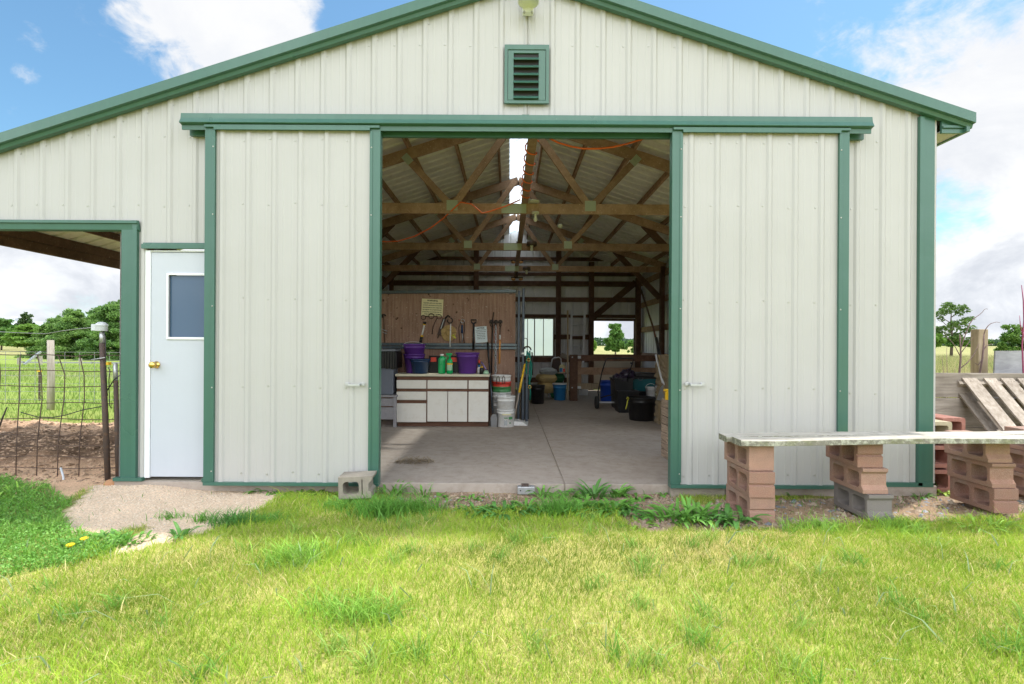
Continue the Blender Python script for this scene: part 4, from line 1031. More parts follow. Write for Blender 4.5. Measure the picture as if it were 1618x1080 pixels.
sack('feed_sack', 'tan printed feed sack lying across the middle of the heap', 863, 597, 7.25, .44, .24, .55, 'tanbag', group=gs)
sack('feed_sack', 'grey shiny feed sack on top of the heap', 866, 586.5, 7.25, .42, .17, .5, 'greybag', group=gs)
sack('feed_sack', 'green feed sack slumped behind the white-lidded blue bucket', 881, 596, 7.45, .28, .26, .4, 'greenbag', group=gs)
sack('feed_sack', 'dark green sack standing on the floor left of the blue bucket', 875.5, 617, 7.3, .2, .36, .3, 'greenbag', group=gs)
t = bucket('pail', 'bright blue pail with a white lid by the fence post', 'bucket', (P(884.5, 620, 6.95).x, 6.98, 0), .155, .128, .36, M['ltblue'])
MB().lathe([(.001,.362),(.165,.362),(.168,.372),(.165,.388),(.001,.392)], (0,0,0), 24).build('lid', M['bucketw'], t, world=False)
t = thing('folding_chair', 'grey folding chair with a brown back standing behind the feed sacks', 'chair', P(878, 600, 7.8)*Vector((1,1,0)) if False else (P(878, 600, 7.8).x, 7.8, 0))
a, b, c, d = P(868.5, 590, 7.75), P(872.5, 567, 7.8), P(886, 566, 7.8), P(889, 590, 7.75)
mb = MB(); mb.tube([Vector((a.x-.04, 7.6, 0)), a, b, b+Vector((.05,0,.03)), c+Vector((-.05,0,.03)), c, d, Vector((d.x+.03, 7.6, 0))], .016, 8); mb.build('frame', M['alu'], t)
mb = MB(); mb.add([b+Vector((.01,-.01,-.01)), c+Vector((-.01,-.01,-.01)), d+Vector((-.03,-.01,.03)), a+Vector((.03,-.01,.03))], [(0,1,2,3)]); q = mb.v; mb.add([Vector(p)+Vector((0,.02,0)) for p in q[:4]], [(3,2,1,0)]); mb.build('backrest', M['leather'], t)
mb = MB(); mb.box(a.x, d.x, 7.35, 7.75, .44, .47); mb.build('seat', M['leather'], t)
t = thing('stick_shelf', 'small pale shelf between a thin pole and the fence post holding a jug', 'shelf', (P(890, 620, 7.2).x, 7.2, 0))
mb = MB(); q = P(889, 588.5, 7.2); mb.box(P(881, 588, 7.2).x, P(901, 588, 7.2).x, 7.1, 7.4, q.z-.02, q.z); mb.build('board', M['pallet'], t)
mb = MB(); a, b = P(897, 490, 7.15), P(897, 618, 7.05); mb.bar(a, Vector((b.x, b.y, 0)), .035, .035, up=(0,1,0)); mb.build('pole', M['post'], t)
mb = MB(); a, b = P(886, 560, 7.3), P(901, 566, 7.3); mb.bar(a, b, .02, .11); mb.build('rail', M['grey_ply'], t)
qz = q.z
t = thing('detergent_jug', 'cream jug with a blue and red label on the small shelf', 'jug', (P(888.5, 580, 7.2).x, 7.2, qz+.001))
MB().lathe([(.001,0),(.075,.002),(.08,.02),(.08,.13),(.06,.17),(.03,.19),(.001,.19)], (0,0,0), 12, 1, .8).build('body', M['signy'], t, world=False)
MB().lathe([(.001,.19),(.035,.19),(.035,.225),(.001,.225)], (.02,0,0), 12).build('cap', M['bucketw'], t, world=False)
mb = MB(); mb.box(-.07, .0, -.069, -.062, .02, .115); mb.build('label', M['ltblue'], t, world=False); mb = MB(); mb.box(.01, .055, -.069, -.06, .02, .10); mb.build('label', M['red'], t, world=False)
t = thing('ladder', 'aluminium ladder leaning on the back wall left of the open window', 'ladder', (P(914, 560, 9.5).x, 9.5, 0))
for Xa, Xb in ((903.5, 901.5), (924, 921.5)):
    a, b = P(Xa, 490, 9.72), P(Xb, 563, 9.55); b2 = a.lerp(b, (a.z-.0)/(a.z-b.z)); mb = MB(); mb.bar(a, b2, .055, .065, up=(0,1,0)); mb.build('side_rail', M['alu'], t)
for k in range(9):
    Yk = 497+k*16.3; f = (Yk-490)/73.0; a, b = P(903.5, 490, 9.72), P(901.5, 563, 9.55); p = a.lerp(b, f); a, b = P(924, 490, 9.72), P(921.5, 563, 9.55); q = a.lerp(b, f)
    if min(p.z, q.z) < .1: break
    mb = MB(); mb.tube([p, q], .024, 6); mb.build('rung', M['alu'], t)

# ---- rail fence of the back stall
yf = 6.85
t = thing('rail_fence', 'dark timber rail fence across the back stall with bolted end post', 'fence', (P(906, 630, yf).x, yf, 0))
x0, x1 = P(900, 600, yf).x, P(912, 600, yf).x
mb = MB(); mb.box(x0, x1, yf-.07, yf+.07, 0, P(906, 560, yf).z); mb.build('end_post', M['darkwood'], t, bevel=.005)
mb = MB(); mb.box(x1+.01, x1+.10, yf+.03, yf+.11, .25, .95); mb.build('upright', M['beam'], t, bevel=.004)
xe = XR-.17
for Ya, Yb_, xe_, mt in ((560.5, 570, xe, 'darkwood'), (580, 591.5, xe, 'beam'), (605, 614.5, P(962, 610, yf).x, 'post')):
    za, zb_ = P(940, Ya, yf).z, P(940, Yb_, yf).z; mb = MB(); mb.box(x1+.002 if mt != 'beam' else x1+.002, xe_, yf-.05, yf-.01, zb_, za); mb.build('rail', M[mt], t, bevel=.004)
for Y_ in (564, 612):
    mb = MB(); q = P(915, Y_, yf-.06); mb.box(q.x-.035, q.x+.04, yf-.062, yf-.051, q.z-.03, q.z+.03); mb.tube([Vector((x0+.05, yf-.09, q.z)), Vector((x0+.05, yf-.06, q.z))], .016, 6); mb.build('hinge', M['galv'], t)
t = thing('ribbed_sheet', 'pale ribbed metal panel standing behind the bottom fence rail', 'panel', (P(921, 600, 7.9).x, 7.9, 0))
mb = MB(); siding(mb, P(915, 600, 7.9).x, P(929, 600, 7.9).x, 0, .02, P(915, 588, 7.9).z, lambda u, o, z: (u, 7.9-o, z), pitch=.09); mb.build('sheet', M['wall_in'], t)

# ---- right side of the aisle
bucket('barrel', 'royal blue open drum standing behind the wheeled handle frame', 'drum', (P(961, 615, 6.55).x, 6.6, 0), .17, .16, .48, M['blue'], lip=.012)
t = thing('push_spreader', 'wheeled push cart with a thin black handle frame in front of the rail fence', 'cart', (P(965, 640, 5.4).x, 5.4, 0))
yw = 5.4
wc = P(943, 634, yw); mb = MB(); prof = [(.0005,-.03),(.05,-.03),(.085,-.034),(.118,-.03),(.125,-.012),(.125,.012),(.118,.03),(.085,.034),(.05,.03),(.0005,.03)]
mb.lathe(prof, (0,0,0), 22); mesh_pts(mb, lambda p: Vector((wc.x+p.z, yw+p.x, .126+p.y))); mb.build('wheel', M['blackrub'], t)
mb = MB(); mb.lathe(prof, (0,0,0), 22); mesh_pts(mb, lambda p: Vector((P(1003, 634, yw).x+p.z, yw+p.x, .126+p.y))); mb.build('wheel', M['blackrub'], t)
mb = MB(); mb.tube([(wc.x, yw, .126), (P(1003, 634, yw).x, yw, .126)], .016, 8); mb.build('axle', M['alu'], t)
mb = MB(); pts = [Vector((wc.x+.05, yw+.05, .14)), P(945, 618, yw-.1), P(951, 588, yw-.25), P(957.5, 567.5, yw-.4), P(960, 565.8, yw-.4), P(999, 565.5, yw-.4), P(1001, 567, yw-.4), P(996, 584, yw-.25), P(992, 600, yw-.1), Vector((P(988, 634, yw).x, yw+.05, .15))]
mb.tube(pts, .0125, 8); mb.build('handle_frame', M['black'], t)
mb = MB(); q = P(997, 573, yw-.38); mb.box(q.x-.02, q.x+.03, q.y-.03, q.y, q.z-.02, q.z+.01); mb.build('lever', M['black'], t)
mb = MB(); mb.tube([(wc.x+.08, yw-.0, .22), (wc.x+.22, yw-.06, .27), (wc.x+.5, yw-.02, .30)], .013, 6); mb.build('brace', M['iron'], t)
gt = 'black storage tubs in the aisle'
def tub(lab, X0, X1, y, z0, h, dpt, mat='black', lid=None):
    x0, x1 = P(X0, 600, y).x, P(X1, 600, y).x; t = thing('storage_tub', lab, 'tub', ((x0+x1)/2, y+dpt/2, z0), gt if mat == 'black' else None)
    mb = MB(); k = .03; vs = [(x0+k,y+k,z0),(x1-k,y+k,z0),(x1-k,y+dpt-k,z0),(x0+k,y+dpt-k,z0),(x0,y,z0+h),(x1,y,z0+h),(x1,y+dpt,z0+h),(x0,y+dpt,z0+h)]
    mb.add(vs, [(0,3,2,1),(0,1,5,4),(1,2,6,5),(2,3,7,6),(3,0,4,7)]); mb.add([(x0+.03,y+.03,z0+h-.03),(x1-.03,y+.03,z0+h-.03),(x1-.03,y+dpt-.03,z0+h-.03),(x0+.03,y+dpt-.03,z0+h-.03)], [(0,1,2,3)]); mb.build('body', M[mat], t, bevel=.012)
    mb = MB(); mb.box(x0-.012, x1+.012, y-.012, y+.03, z0+h-.02, z0+h+.012); mb.box(x0-.012, x0+.03, y+.031, y+dpt, z0+h-.02, z0+h+.012); mb.box(x1-.03, x1+.012, y+.031, y+dpt, z0+h-.02, z0+h+.012); mb.build('rim', M[lid or mat], t, bevel=.006); return t
tub('black square tub just behind the big round tub', 976, 1010, 4.75, 0, .40, .4)
tub('taller black tub under the dark bags behind the square tub', 971, 1001, 5.3, 0, .60, .45)
q = tub('teal storage tote with a black lid below the middle fence rail', 1000, 1037, 5.95, .30, .28, .5, 'teal', 'black')
x0, x1 = P(999, 590, 5.93).x, P(1038, 590, 5.93).x; mb = MB(); mb.box(x0, x1, 5.93, 6.47, .595, .68); mb.build('lid', M['black'], q, bevel=.02)
mb = MB(); c = P(1012, 597, 5.93); mb.tube(ringpts(c, .05, 10, math.pi, 2*math.pi), .008, 6); mb.build('handle', M['bin'], q)
tub('black tote on the floor carrying the teal one', 1001, 1035, 5.97, 0, .285, .46)
for i, (X_, Y_, yy, r_, lab) in enumerate(((991, 592, 5.5, .14, 'black rubbish bag on the tall tub, right and topmost'), (975, 597, 5.5, .10, 'small black rubbish bag on the tall tub, left one'), (984, 599, 5.42, .12, 'black rubbish bag on the tall tub, low in the middle'))):
    c = P(X_, Y_, yy); mb = MB(); mb.ball((0,0,0), r_, 18, 12); vs = []
    for p in mb.v:
        p = Vector(p); n_ = p.normalized(); k = 1+.16*math.sin(n_.x*7+i*2)*math.cos(n_.z*6+i)+.08*math.sin(n_.y*13+n_.z*9+i); vs.append((c.x+p.x*k*1.15, c.y+p.y*k, c.z+p.z*k*.85))
    mb.v = vs; single(mb, 'rubbish_bag', M['purplebag'], lab, 'bag', 'black bags piled on the tall tub')
bucket('bucket', 'small white bucket with its bail raised beside the straw bales', 'bucket', (P(1028, 620, 5.6).x, 5.6, .22), .10, .085, .2, M['bucketw'], bail=rad(8), bail_mat='bucketw')
tub('black box on the floor under the small white bucket', 1018, 1040, 5.45, 0, .215, .3)
t = bucket('muck_tub', 'big round black tub with yellow rope handles in the aisle', 'tub', (P(1014.5, 640, 3.9).x, 3.92, 0), .236, .205, .385, M['black'], lip=.012)
MB().lathe([(.0005,.34),(.12,.335),(.22,.325)], (0,0,0), 24).build('contents', M['straw'], t, world=False)
for s, q in ((-1, -.235), (1, .235)):
    mb = MB(); mb.tube([(q, -.03, .36), (q+s*.025, -.05, .34), (q+s*.03, -.05, .27), (q+s*.02, -.04, .20)] if s > 0 else [(q, -.06, .37), (q-.02, -.09, .345), (q-.045, -.10, .24), (q-.06, -.10, .19)], .010, 6)
    if s < 0: mb.tube([(q-.04, -.08, .36), (q-.02, -.1, .39), (q+.0, -.08, .37)], .010, 6)
    mb.build('rope_handle', M['ylstrap'], t, world=False)
gb = 'straw bales stacked along the right wall'
for k, (z0, y0, lab) in enumerate(((0, 3.6, 'straw bale on the floor at the bottom of the stack behind the door'), (.37, 3.62, 'straw bale in the middle of the stack behind the door'), (.74, 3.58, 'straw bale on top of the stack behind the door'))):
    x0 = P(1037+1.5*(k % 2), 600, y0).x; y0 -= .9; mb = MB(); x1, y1, h = x0+.48, y0+.95, .365; nx_, ny_, nz_ = 9, 14, 8
    bm = bmesh.new(); bmesh.ops.create_cube(bm, size=1); bmesh.ops.subdivide_edges(bm, edges=bm.edges[:], cuts=9, use_grid_fill=True)
    for v_ in bm.verts:
        v_.co = Vector((x0+(v_.co.x+.5)*(x1-x0), y0+(v_.co.y+.5)*(y1-y0), z0+(v_.co.z+.5)*h))+Vector((R.uniform(-.018,.018), R.uniform(-.02,.02), R.uniform(-.006,.006) if 0 < v_.co.z+.5 < 1 else 0))
    bm.verts.ensure_lookup_table(); mb.add([v_.co for v_ in bm.verts], [[v_.index for v_ in f.verts] for f in bm.faces]); bm.free()
    t = thing('straw_bale', lab, 'bale', ((x0+x1)/2, (y0+y1)/2, z0), gb); mb.build('straw', M['straw'], t)
    for yy in (y0+.25, y0+.7): mb = MB(); mb.tube([(x0-.012, yy, z0+.01), (x0-.014, yy, z0+h-.005), (x0+.1, yy, z0+h+.004)], .004, 5); mb.build('twine', M['rope'], t)
# poles leaning on the bales / wall
t = thing('long_rake', 'long dark pole with a black grip leaning against the right wall', 'rake', (P(1046, 590, 3.5).x, 3.5, 0))
a, b, c = P(1011, 452, 7.2), P(1033, 520, 5.0), P(1042, 563, 3.9)
mb = MB(); mb.tube([a, b, c], .019, 8); mb.build('shaft', M['darkwood'], t)
mb = MB(); b2 = b.lerp(c, .35); mb.tube([b2+Vector((0,-.03,0)), c+Vector((0,-.03,-.02))], .03, 8); mb.build('grip', M['black'], t)
mb = MB(); e = P(1046, 600, 3.5); mb.tube([c, e, Vector((e.x, e.y-.02, .02))], .017, 8); mb.build('lower_shaft', M['pallet'], t)
t = thing('bent_fork', 'shovel with a curved steel shaft and worn blade leaning on the straw bales', 'shovel', (P(1048, 620, 3.3).x, 3.3, 0))
mb = MB(); mb.tube([P(1036, 560, 3.5), P(1041, 580, 3.4), P(1044, 593, 3.3), P(1047, 603, 3.26), P(1053, 609, 3.24)], [.016,.016,.019,.019,.016], 8); mb.build('shaft', M['alu'], t)
mb = MB(); q = P(1045, 617, 3.28); mb.prism([(-.08,-.14), (.03,-.16), (.10,.06), (.06,.12), (-.01,.06)], [], (q, (1,0,0), (0,.1,1), (0,-1,0)), .008); mb.build('blade', M['steel'], t)
# ribbed box at the door edge
x0 = P(1044.5, 690, 1.07).x; zt_ = P(1045, 627, 1.07).z
t = thing('plank_box', 'weathered plank box standing just inside the right door', 'box', (x0+.25, .7, 0))
k = 7
for i in range(k):
    z0, z1 = .02+i*(zt_-.03)/k, .02+(i+1)*(zt_-.03)/k-.006; mb = MB(); mb.box(x0, x0+.03, .30, 1.07, z0, z1); mb.box(x0+.031, x0+.5, .30, .33, z0, z1); mb.build('plank', M['crate'], t, bevel=.004)
mb = MB(); mb.box(x0+.031, x0+.5, .335, 1.06, zt_-.05, zt_-.02); mb.build('top', M['crate'], t)
c = P(1054, 627, .95)
t = thing('post_hole_handle', 'yellow T-handle standing on the plank box', 'handle', (c.x, .95, zt_-.02))
mb = MB(); mb.box(c.x-.018, c.x+.018, .93, .97, zt_-.019, zt_+.075); mb.build('stem', M['yellow'], t, bevel=.004)
mb = MB(); mb.box(c.x-.035, c.x+.04, .925, .975, zt_+.075, zt_+.10); mb.build('crossbar', M['yellow'], t, bevel=.008)

# ---- lamps and cords
y1 = TY[0]
t = thing('light_bulb', 'bare pale bulb in a round holder under the front truss', 'lamp', P(846, 340, y1-.06)); c = P(846, 337, y1-.06)
MB().lathe([(.001,.02),(.05,.02),(.05,.0),(.03,-.012),(.001,-.012)], c, 18).build('holder', M['lampwood'], t)
MB().lathe([(.001,-.11),(.018,-.108),(.027,-.09),(.027,-.075),(.018,-.05),(.014,-.02),(.014,-.012)], c, 16).build('bulb', M['bulb'], t)
t = thing('ceiling_plate', 'round pale fixture plate on top of the front truss above the bare bulb', 'lamp', P(843, 320, y1-.06)); c = P(843, 320, y1-.03)
MB().lathe([(.001,.0),(.07,.0),(.085,.01),(.085,.02),(.05,.035),(.001,.038)], c, 20).build('plate', M['lampwood'], t)
c = P(885, 357, TY[0]+.5); mb = MB(); mb.lathe([(.001,0),(.032,0),(.034,.02),(.001,.025)], (0,0,0), 16); mesh_pts(mb, lambda p: Vector((c.x+p.x, c.y-p.z, c.z+p.y))); single(mb, 'junction_box', M['lampwood'], 'round junction box high behind the right truss plate', 'box')
for (X_, Y_, y_, lab) in ((840, 386, TY[1]-.08, 'brown shaded lamp hanging at the middle truss'), (832, 425, TY[2]-.08, 'brown shaded lamp hanging at the rear truss')):
    c = P(X_, Y_, y_); t = thing('barn_lamp', lab, 'lamp', c, 'brown shaded lamps along the ridge'); k = .095
    MB().lathe([(.02,.07),(k,.05),(k*1.05,-.02),(k*.8,-.03),(k*.7,.0),(.02,.03)], c, 18).build('shade', M['heatlamp'], t)
    MB().lathe([(.001,-.12),(.02,-.115),(.028,-.09),(.02,-.05),(.03,-.02),(.03,.0)], c, 14).build('bulb', M['bulb'], t)
for Y_, lab in ((414, 'upper pair of amber bulbs far back under the ridge'), (441, 'lower pair of amber bulbs far back under the ridge')):
    c = P(817, Y_, 8.6); t = thing('twin_floodlight', lab, 'lamp', c, 'amber twin floodlights at the back gable')
    mb = MB(); mb.box(c.x-.16, c.x+.16, 8.58, 8.64, c.z+.03, c.z+.06); mb.box(c.x-.02, c.x+.02, 8.6, 8.62, c.z+.06, 4.0); mb.build('bracket', M['iron'], t)
    for s in (-1, 1): mb = MB(); mb.ball((c.x+s*.10, 8.6, c.z), .06, 12, 8, 1, .8, .6); mb.build('bulb', M['amber'], t)
mb = MB(); pts = sag(P(860, 210, .5), P(1035, 208, .5), .0, 16)
pts = [P(x_, y_, .5) for x_, y_ in ((835,196),(866,217),(882,225),(902,231),(922,234.5),(945,234.5),(968,232),(990,227),(1010,221),(1026,216),(1050,204))]
mb.tube(pts, .0095, 6); single(mb, 'extension_cord', M['orange'], 'orange cord drooping in a shallow arc just behind the door header', 'cord')
mb = MB(); pts = [P(x_, y_, y_d) for x_, y_, y_d in ((822,315,y1-.05),(800,325,y1-.05),(776,333,y1-.06),(762,336.5,y1-.06),(745,322,y1-.06),(728,319,y1-.06),(716,330,y1-.05),(700,345,y1+.1),(680,360,y1+.3),(655,373,y1+.5),(630,380.5,y1+.7),(610,381.5,y1+.9),(590,380,y1+1.0),(560,372,y1+1.1))]
mb.tube(pts, .0095, 6); single(mb, 'extension_cord', M['orange'], 'orange cord looped over the front truss and sagging to the left', 'cord')
mb = MB(); pts = []
for i in range(90):
    f = i/89; yy = .35+f*1.75; a = i*.42; xb = .208-.012*f; pts.append((xb+.062*math.cos(a), yy, 3.212+.04*math.sin(a)))
mb.tube(pts, .0075, 5); single(mb, 'extension_cord', M['orange'], 'orange cord wound round the lengthwise roof board', 'cord')

# ---- loose straw on the floor
def straws(name, n, cx, cy, rx, ry, mat, L=(.02,.09), pile=0, lab=None):
    mb = MB()
    for i in range(n):
        a = R.uniform(0, 6.28); r_ = math.sqrt(R.random()); x_, y_ = cx+math.cos(a)*r_*rx, cy+math.sin(a)*r_*ry
        b_ = R.uniform(0, 3.14); l_ = R.uniform(*L); z_ = .003+pile*(1-r_)*R.random(); w = .0022
        d_ = Vector((math.cos(b_)*l_/2, math.sin(b_)*l_/2, R.uniform(-.25,.25)*l_*(pile > 0))); s_ = Vector((-math.sin(b_)*w, math.cos(b_)*w, 0)); c_ = Vector((x_, y_, z_+abs(d_.z)))
        mb.add([c_-d_-s_, c_+d_-s_, c_+d_+s_, c_-d_+s_], [(0,1,2,3)])
    o = mb.build(name, mat, None); return stuff(o)
q = G(655, 730, 0); straws('straw_litter', 260, q.x, q.y, .20, .10, M['straw'], (.03,.10), .05)
q = G(760, 715, 0); straws('straw_litter', 160, q.x, q.y, 1.6, .9, M['straw'], (.02,.08))
q = G(930, 690, 0); straws('straw_litter', 260, q.x, q.y, 1.1, 1.6, M['straw'], (.02,.07))
q = G(885, 700, 0); straws('straw_litter', 60, jx, 2.2, .02, 2.2, M['straw'], (.01,.04))

# ================================================================== THINGS IN FRONT OF AND BESIDE THE BARN
def rrect(u0, u1, v0, v1, r, n=3):
    pts = []
    for cx, cy, a0 in ((u1-r, v0+r, -90), (u1-r, v1-r, 0), (u0+r, v1-r, 90), (u0+r, v0+r, 180)):
        for k in range(n+1): a = rad(a0+90*k/n); pts.append((cx+r*math.cos(a), cy+r*math.sin(a)))
    return pts
def block_mesh(var, mat):
    Lh, H, T = .39, .19, .19
    if var == 'plain': left = [(0, H), (0, 0)]
    elif var == 'groove': left = [(0, H), (0, .104), (.014, .100), (.014, .090), (0, .086), (0, 0)]
    else: left = [(0, H), (0, .165), (.012, .158), (.020, .145), (.020, .062), (.010, .045), (0, .03), (0, 0)]
    outer = left+[(Lh, 0), (Lh, H)]
    outer = outer[::-1]
    mb = MB(); mb.prism(outer, [rrect(.042, .178, .036, .154, .022), rrect(.214, .350, .036, .154, .022)], ((-T/2, 0, 0), (0,1,0), (0,0,1), (1,0,0)), T)
    me = mb.build('_tmp', mat, None); m_ = me.data; bpy.data.objects.remove(me); return m_
BM = {(v, k): block_mesh(v, M[k]) for v, k in (('plain','block'), ('groove','block'), ('flare','block'), ('flare','greyblock'))}
def block(var, k, lab, x, y, z, rz=0, group='split-face blocks carrying the plank bench'):
    o = bpy.data.objects.new('concrete_block', BM[(var, k)]); COL.objects.link(o); o.location = (x, y, z); o.rotation_euler = (0, 0, rad(rz))
    b = o.modifiers.new('bevel', 'BEVEL'); b.width = .005; b.segments = 2; b.limit_method = 'ANGLE'; b.angle_limit = rad(40)
    return tag(o, lab, 'block', group)
zb = -.075
for i, (v, k, lab, dx, dy, rz) in enumerate((('groove', 'block', 'grooved pink block half sunk at the foot of the left bench stack', .012, .01, 1), ('groove', 'block', 'grooved pink block in the middle of the left bench stack', 0, -.005, -1), ('plain', 'block', 'smooth-ended pink block on top of the left bench stack', .008, .02, 2.5))):
    block(v, k, lab, 1.865+dx, -.80+dy, zb+i*.193, rz)
for i, (v, k, lab, dx, dy, rz) in enumerate((('flare', 'greyblock', 'dark grey block at the foot of the middle bench stack', .03, -.02, 1), ('flare', 'block', 'pink block with a lipped end in the middle bench stack', 0, .0, 0), ('groove', 'block', 'grooved reddish block on top of the middle bench stack', -.03, .015, -1))):
    block(v, k, lab, 2.755+dx, -.73+dy, zb+.012+i*.193, rz)
for i, (v, k, lab, dx, dy, rz) in enumerate((('groove', 'block', 'grooved pink block at the foot of the right bench stack', .02, -.01, 0), ('flare', 'block', 'lipped pink block in the middle of the right bench stack', .01, .0, 1), ('flare', 'block', 'lipped pink block with grey stains on top of the right bench stack', -.012, .01, 0))):
    block(v, k, lab, 3.84+dx, -.60+dy, zb+.026+i*.193, rz)
for i, lab in enumerate(('pink block at the foot of the stack cut by the right picture edge', 'pink block in the middle of the stack cut by the right picture edge', 'pink block on top of the stack cut by the right picture edge')):
    block(('groove', 'flare', 'plain')[i], 'block', lab, 4.60+.01*i, -.33+.01*i, zb+.02+i*.193, 0)
pg = 'weathered planks of the bench'
for nm, y0, y1, x0, lab in (('back', -.662, -.52, 1.665, 'back plank of the block bench with a mossy left end'), ('front', -.83, -.672, 1.70, 'front plank of the block bench, its near edge mottled with lichen')):
    mb = MB(); n = 40; vs = []; x1 = 6.6
    for i in range(n+1):
        x = x0+(x1-x0)*i/n; k = (x-x0); zt_ = .545+.014*k+.004*math.sin(x*3+y0*9); zl = .507+.004*k if False else zt_-.040; e = .004*math.sin(x*17+y0*40)+.003*math.sin(x*41)
        ya, yb_ = y0+e, y1+.003*math.sin(x*13)
        vs += [(x, ya, zl), (x, yb_, zl), (x, yb_, zt_), (x, ya+.004, zt_-.002+.002*math.sin(x*60))]
    fs = [(4*i+a, 4*i+(a+1) % 4, 4*i+4+(a+1) % 4, 4*i+4+a) for i in range(n) for a in range(4)]+[(0,1,2,3), (4*n+3, 4*n+2, 4*n+1, 4*n)]
    mb.add(vs, fs); single(mb, 'bench_plank', M['plank'], lab, 'plank', pg, bevel=.003)

# grey block by the door
c = G(562, 789, -.05)
mb = MB(); mb.prism([(0,0),(.265,0),(.265,.05),(.245,.065),(.245,.12),(.275,.155),(.28,.18),(0,.18)], [rrect(.035,.165,.035,.14,.028), [(.188,.03),(.196,.03),(.196,.155),(.188,.155)]], ((0,0,0), (1,0,0), (0,0,1), (0,1,0)), .19)
o = mb.build('concrete_block', M['concrete_block'], None, bevel=.007); o.location = (P(535, 760, -.37).x, -.37, -.045); o.rotation_euler = (0, rad(-1.5), rad(4)); tag(o, 'chipped grey hollow block standing under the left door edge', 'block')
# metal door guide on the slab edge
q = P(831, 770, -.05)
t = thing('door_guide', 'small galvanised metal bracket fixed to the slab edge in the doorway', 'bracket', (q.x, -.06, -.09))
mb = MB(); w_ = .075; mb.box(q.x-w_, q.x+w_, -.105, -.10, -.075, -.012); mb.box(q.x-w_, q.x+w_, -.0995, -.035, -.016, -.010); mb.build('plate', M['galv'], t, bevel=.003)
mb = MB(); mb.box(q.x-w_*.55, q.x+w_*.3, -.097, -.04, -.009, .006); mb.build('roller', M['rusty'], t, bevel=.002)
for k in (-.05, .018, .03): mb = MB(); mb.lathe([(.0005,0),(.006,0),(.006,.004),(.0005,.005)], (0,0,0), 8); mesh_pts(mb, lambda p: Vector((q.x+k+p.x, -.105-p.z, -.04+p.y))); mb.build('bolt', M['blackrub'], t)

# ---- right side: clay flue blocks, board wall, pallet, sheet, post, saplings
def flue(lab, x, y, z, w, mat, group=None):
    mb = MB(); mb.prism(rrect(-w/2, w/2, 0, .2, .02), [rrect(-w/2+.035, w/2-.035, .035, .165, .022)], ((0,0,0), (1,0,0), (0,0,1), (0,1,0)), .3)
    o = mb.build('flue_block', M[mat], None, bevel=.006); o.location = (x, y, z); return tag(o, lab, 'block', group)
gx_ = 'red clay flue blocks behind the barn corner'
for i, lab in enumerate(('red clay block on the ground at the bottom behind the barn corner', 'red clay block in the middle behind the barn corner', 'red clay hollow block topmost beside the pallet, its hole facing front')):
    flue(lab, 4.185+.01*(i == 2), .18+.02*i, -.09+i*.232, .215, 'clay', gx_)
for i, (mt, lab) in enumerate((('clay', 'red clay block at the foot of the column touching the barn corner'), ('clay', 'red clay block under the mossy tan one at the barn corner'), ('tancon', 'mossy tan block on top beside the barn corner'))):
    flue(lab, 3.965, .10, -.09+i*.222, .21, mt)
t = thing('board_wall', 'low wall of wide weathered boards behind the pallet', 'wall', (5.5, .8, -.1))
for z0, z1, yy in ((.712, .968, .80), (.40, .703, .79), (.10, .392, .80), (-.12, .092, .79)):
    mb = MB(); mb.box(3.95, 8.2, yy, yy+.045, z0, z1); mb.build('board', M['grey_ply'], t, bevel=.004)
for x in (4.3, 6.0, 7.8): mb = MB(); mb.box(x-.05, x+.05, .846, .95, -.15, .92); mb.build('stake', M['post'], t)
t = thing('pallet', 'grey wooden pallet leaning back on the low board wall', 'pallet', (5.2, .1, -.07))
top, bot = Vector((0, .80, .915)), Vector((0, -.10, -.05)); dr = (bot-top).normalized(); nrm = Vector((0, -dr.z, dr.y)).normalized()
if nrm.y > 0: nrm = -nrm
for x0, x1 in ((4.79, 4.945), (5.02, 5.145), (5.20, 5.33), (5.375, 5.505), (5.56, 5.69), (5.75, 5.89)):
    for lay, off in (('front', .0), ('back', -.115)):
        if lay == 'back' and not (x0 < 4.8 or 5.3 < x0 < 5.5 or x0 > 5.7): continue
        mb = MB(); a, b = top+nrm*off, bot+nrm*off; mb.bar(a+Vector(((x0+x1)/2-(.03 if lay == 'back' else 0), 0, 0)), b+Vector(((x0+x1)/2-(.03 if lay == 'back' else 0), 0, 0)), x1-x0, .018, up=nrm)
        if lay == 'front':
            for k in range(4):
                for f in (.035, .97):
                    p = a.lerp(b, f)+nrm*.0095+Vector((x0+.022+k*(x1-x0-.044)/3, 0, 0)); mb.ball(p, .0045, 6, 4)
        mb.build('slat', M['pallet'], t, bevel=.003)
for f in (.035, .5, .965):
    p = top.lerp(bot, f)-nrm*.0575; mb = MB(); mb.bar(p+Vector((4.745, 0, 0)), p+Vector((5.91, 0, 0)), .045, .092, up=nrm); mb.build('stringer', M['pallet'], t, bevel=.004)
c0 = P(1573, 554, 1.25); mb = MB(); mb.prism([(0, 0), (1.6, .02), (1.6, -1.25), (.07, -1.25)], [], (c0, (1,0,0), (0,-.10,1), (0,1,0)), .018); single(mb, 'plywood_sheet', M['slate_ply'], 'grey weathered sheet leaning upright behind the pallet', 'board')
q = P(1547.5, 591, 1.6); mb = MB(); mb.box(q.x-.058, q.x+.058, 1.55, 1.66, -.12, P(1547, 520, 1.6).z); single(mb, 'fence_post', M['post'], 'square wooden fence post behind the bare saplings on the right', 'post', bevel=.006)
ysap = 1.4
def q8(pts): return [P(1470+x/9.0, 480+y/9.0, ysap) for x, y in pts]
t = thing('sapling', 'bare reddish sapling with curving twigs left of the wooden post', 'sapling', (P(1516, 600, ysap).x, ysap, -.1))
b = P(1515.6, 592, ysap)
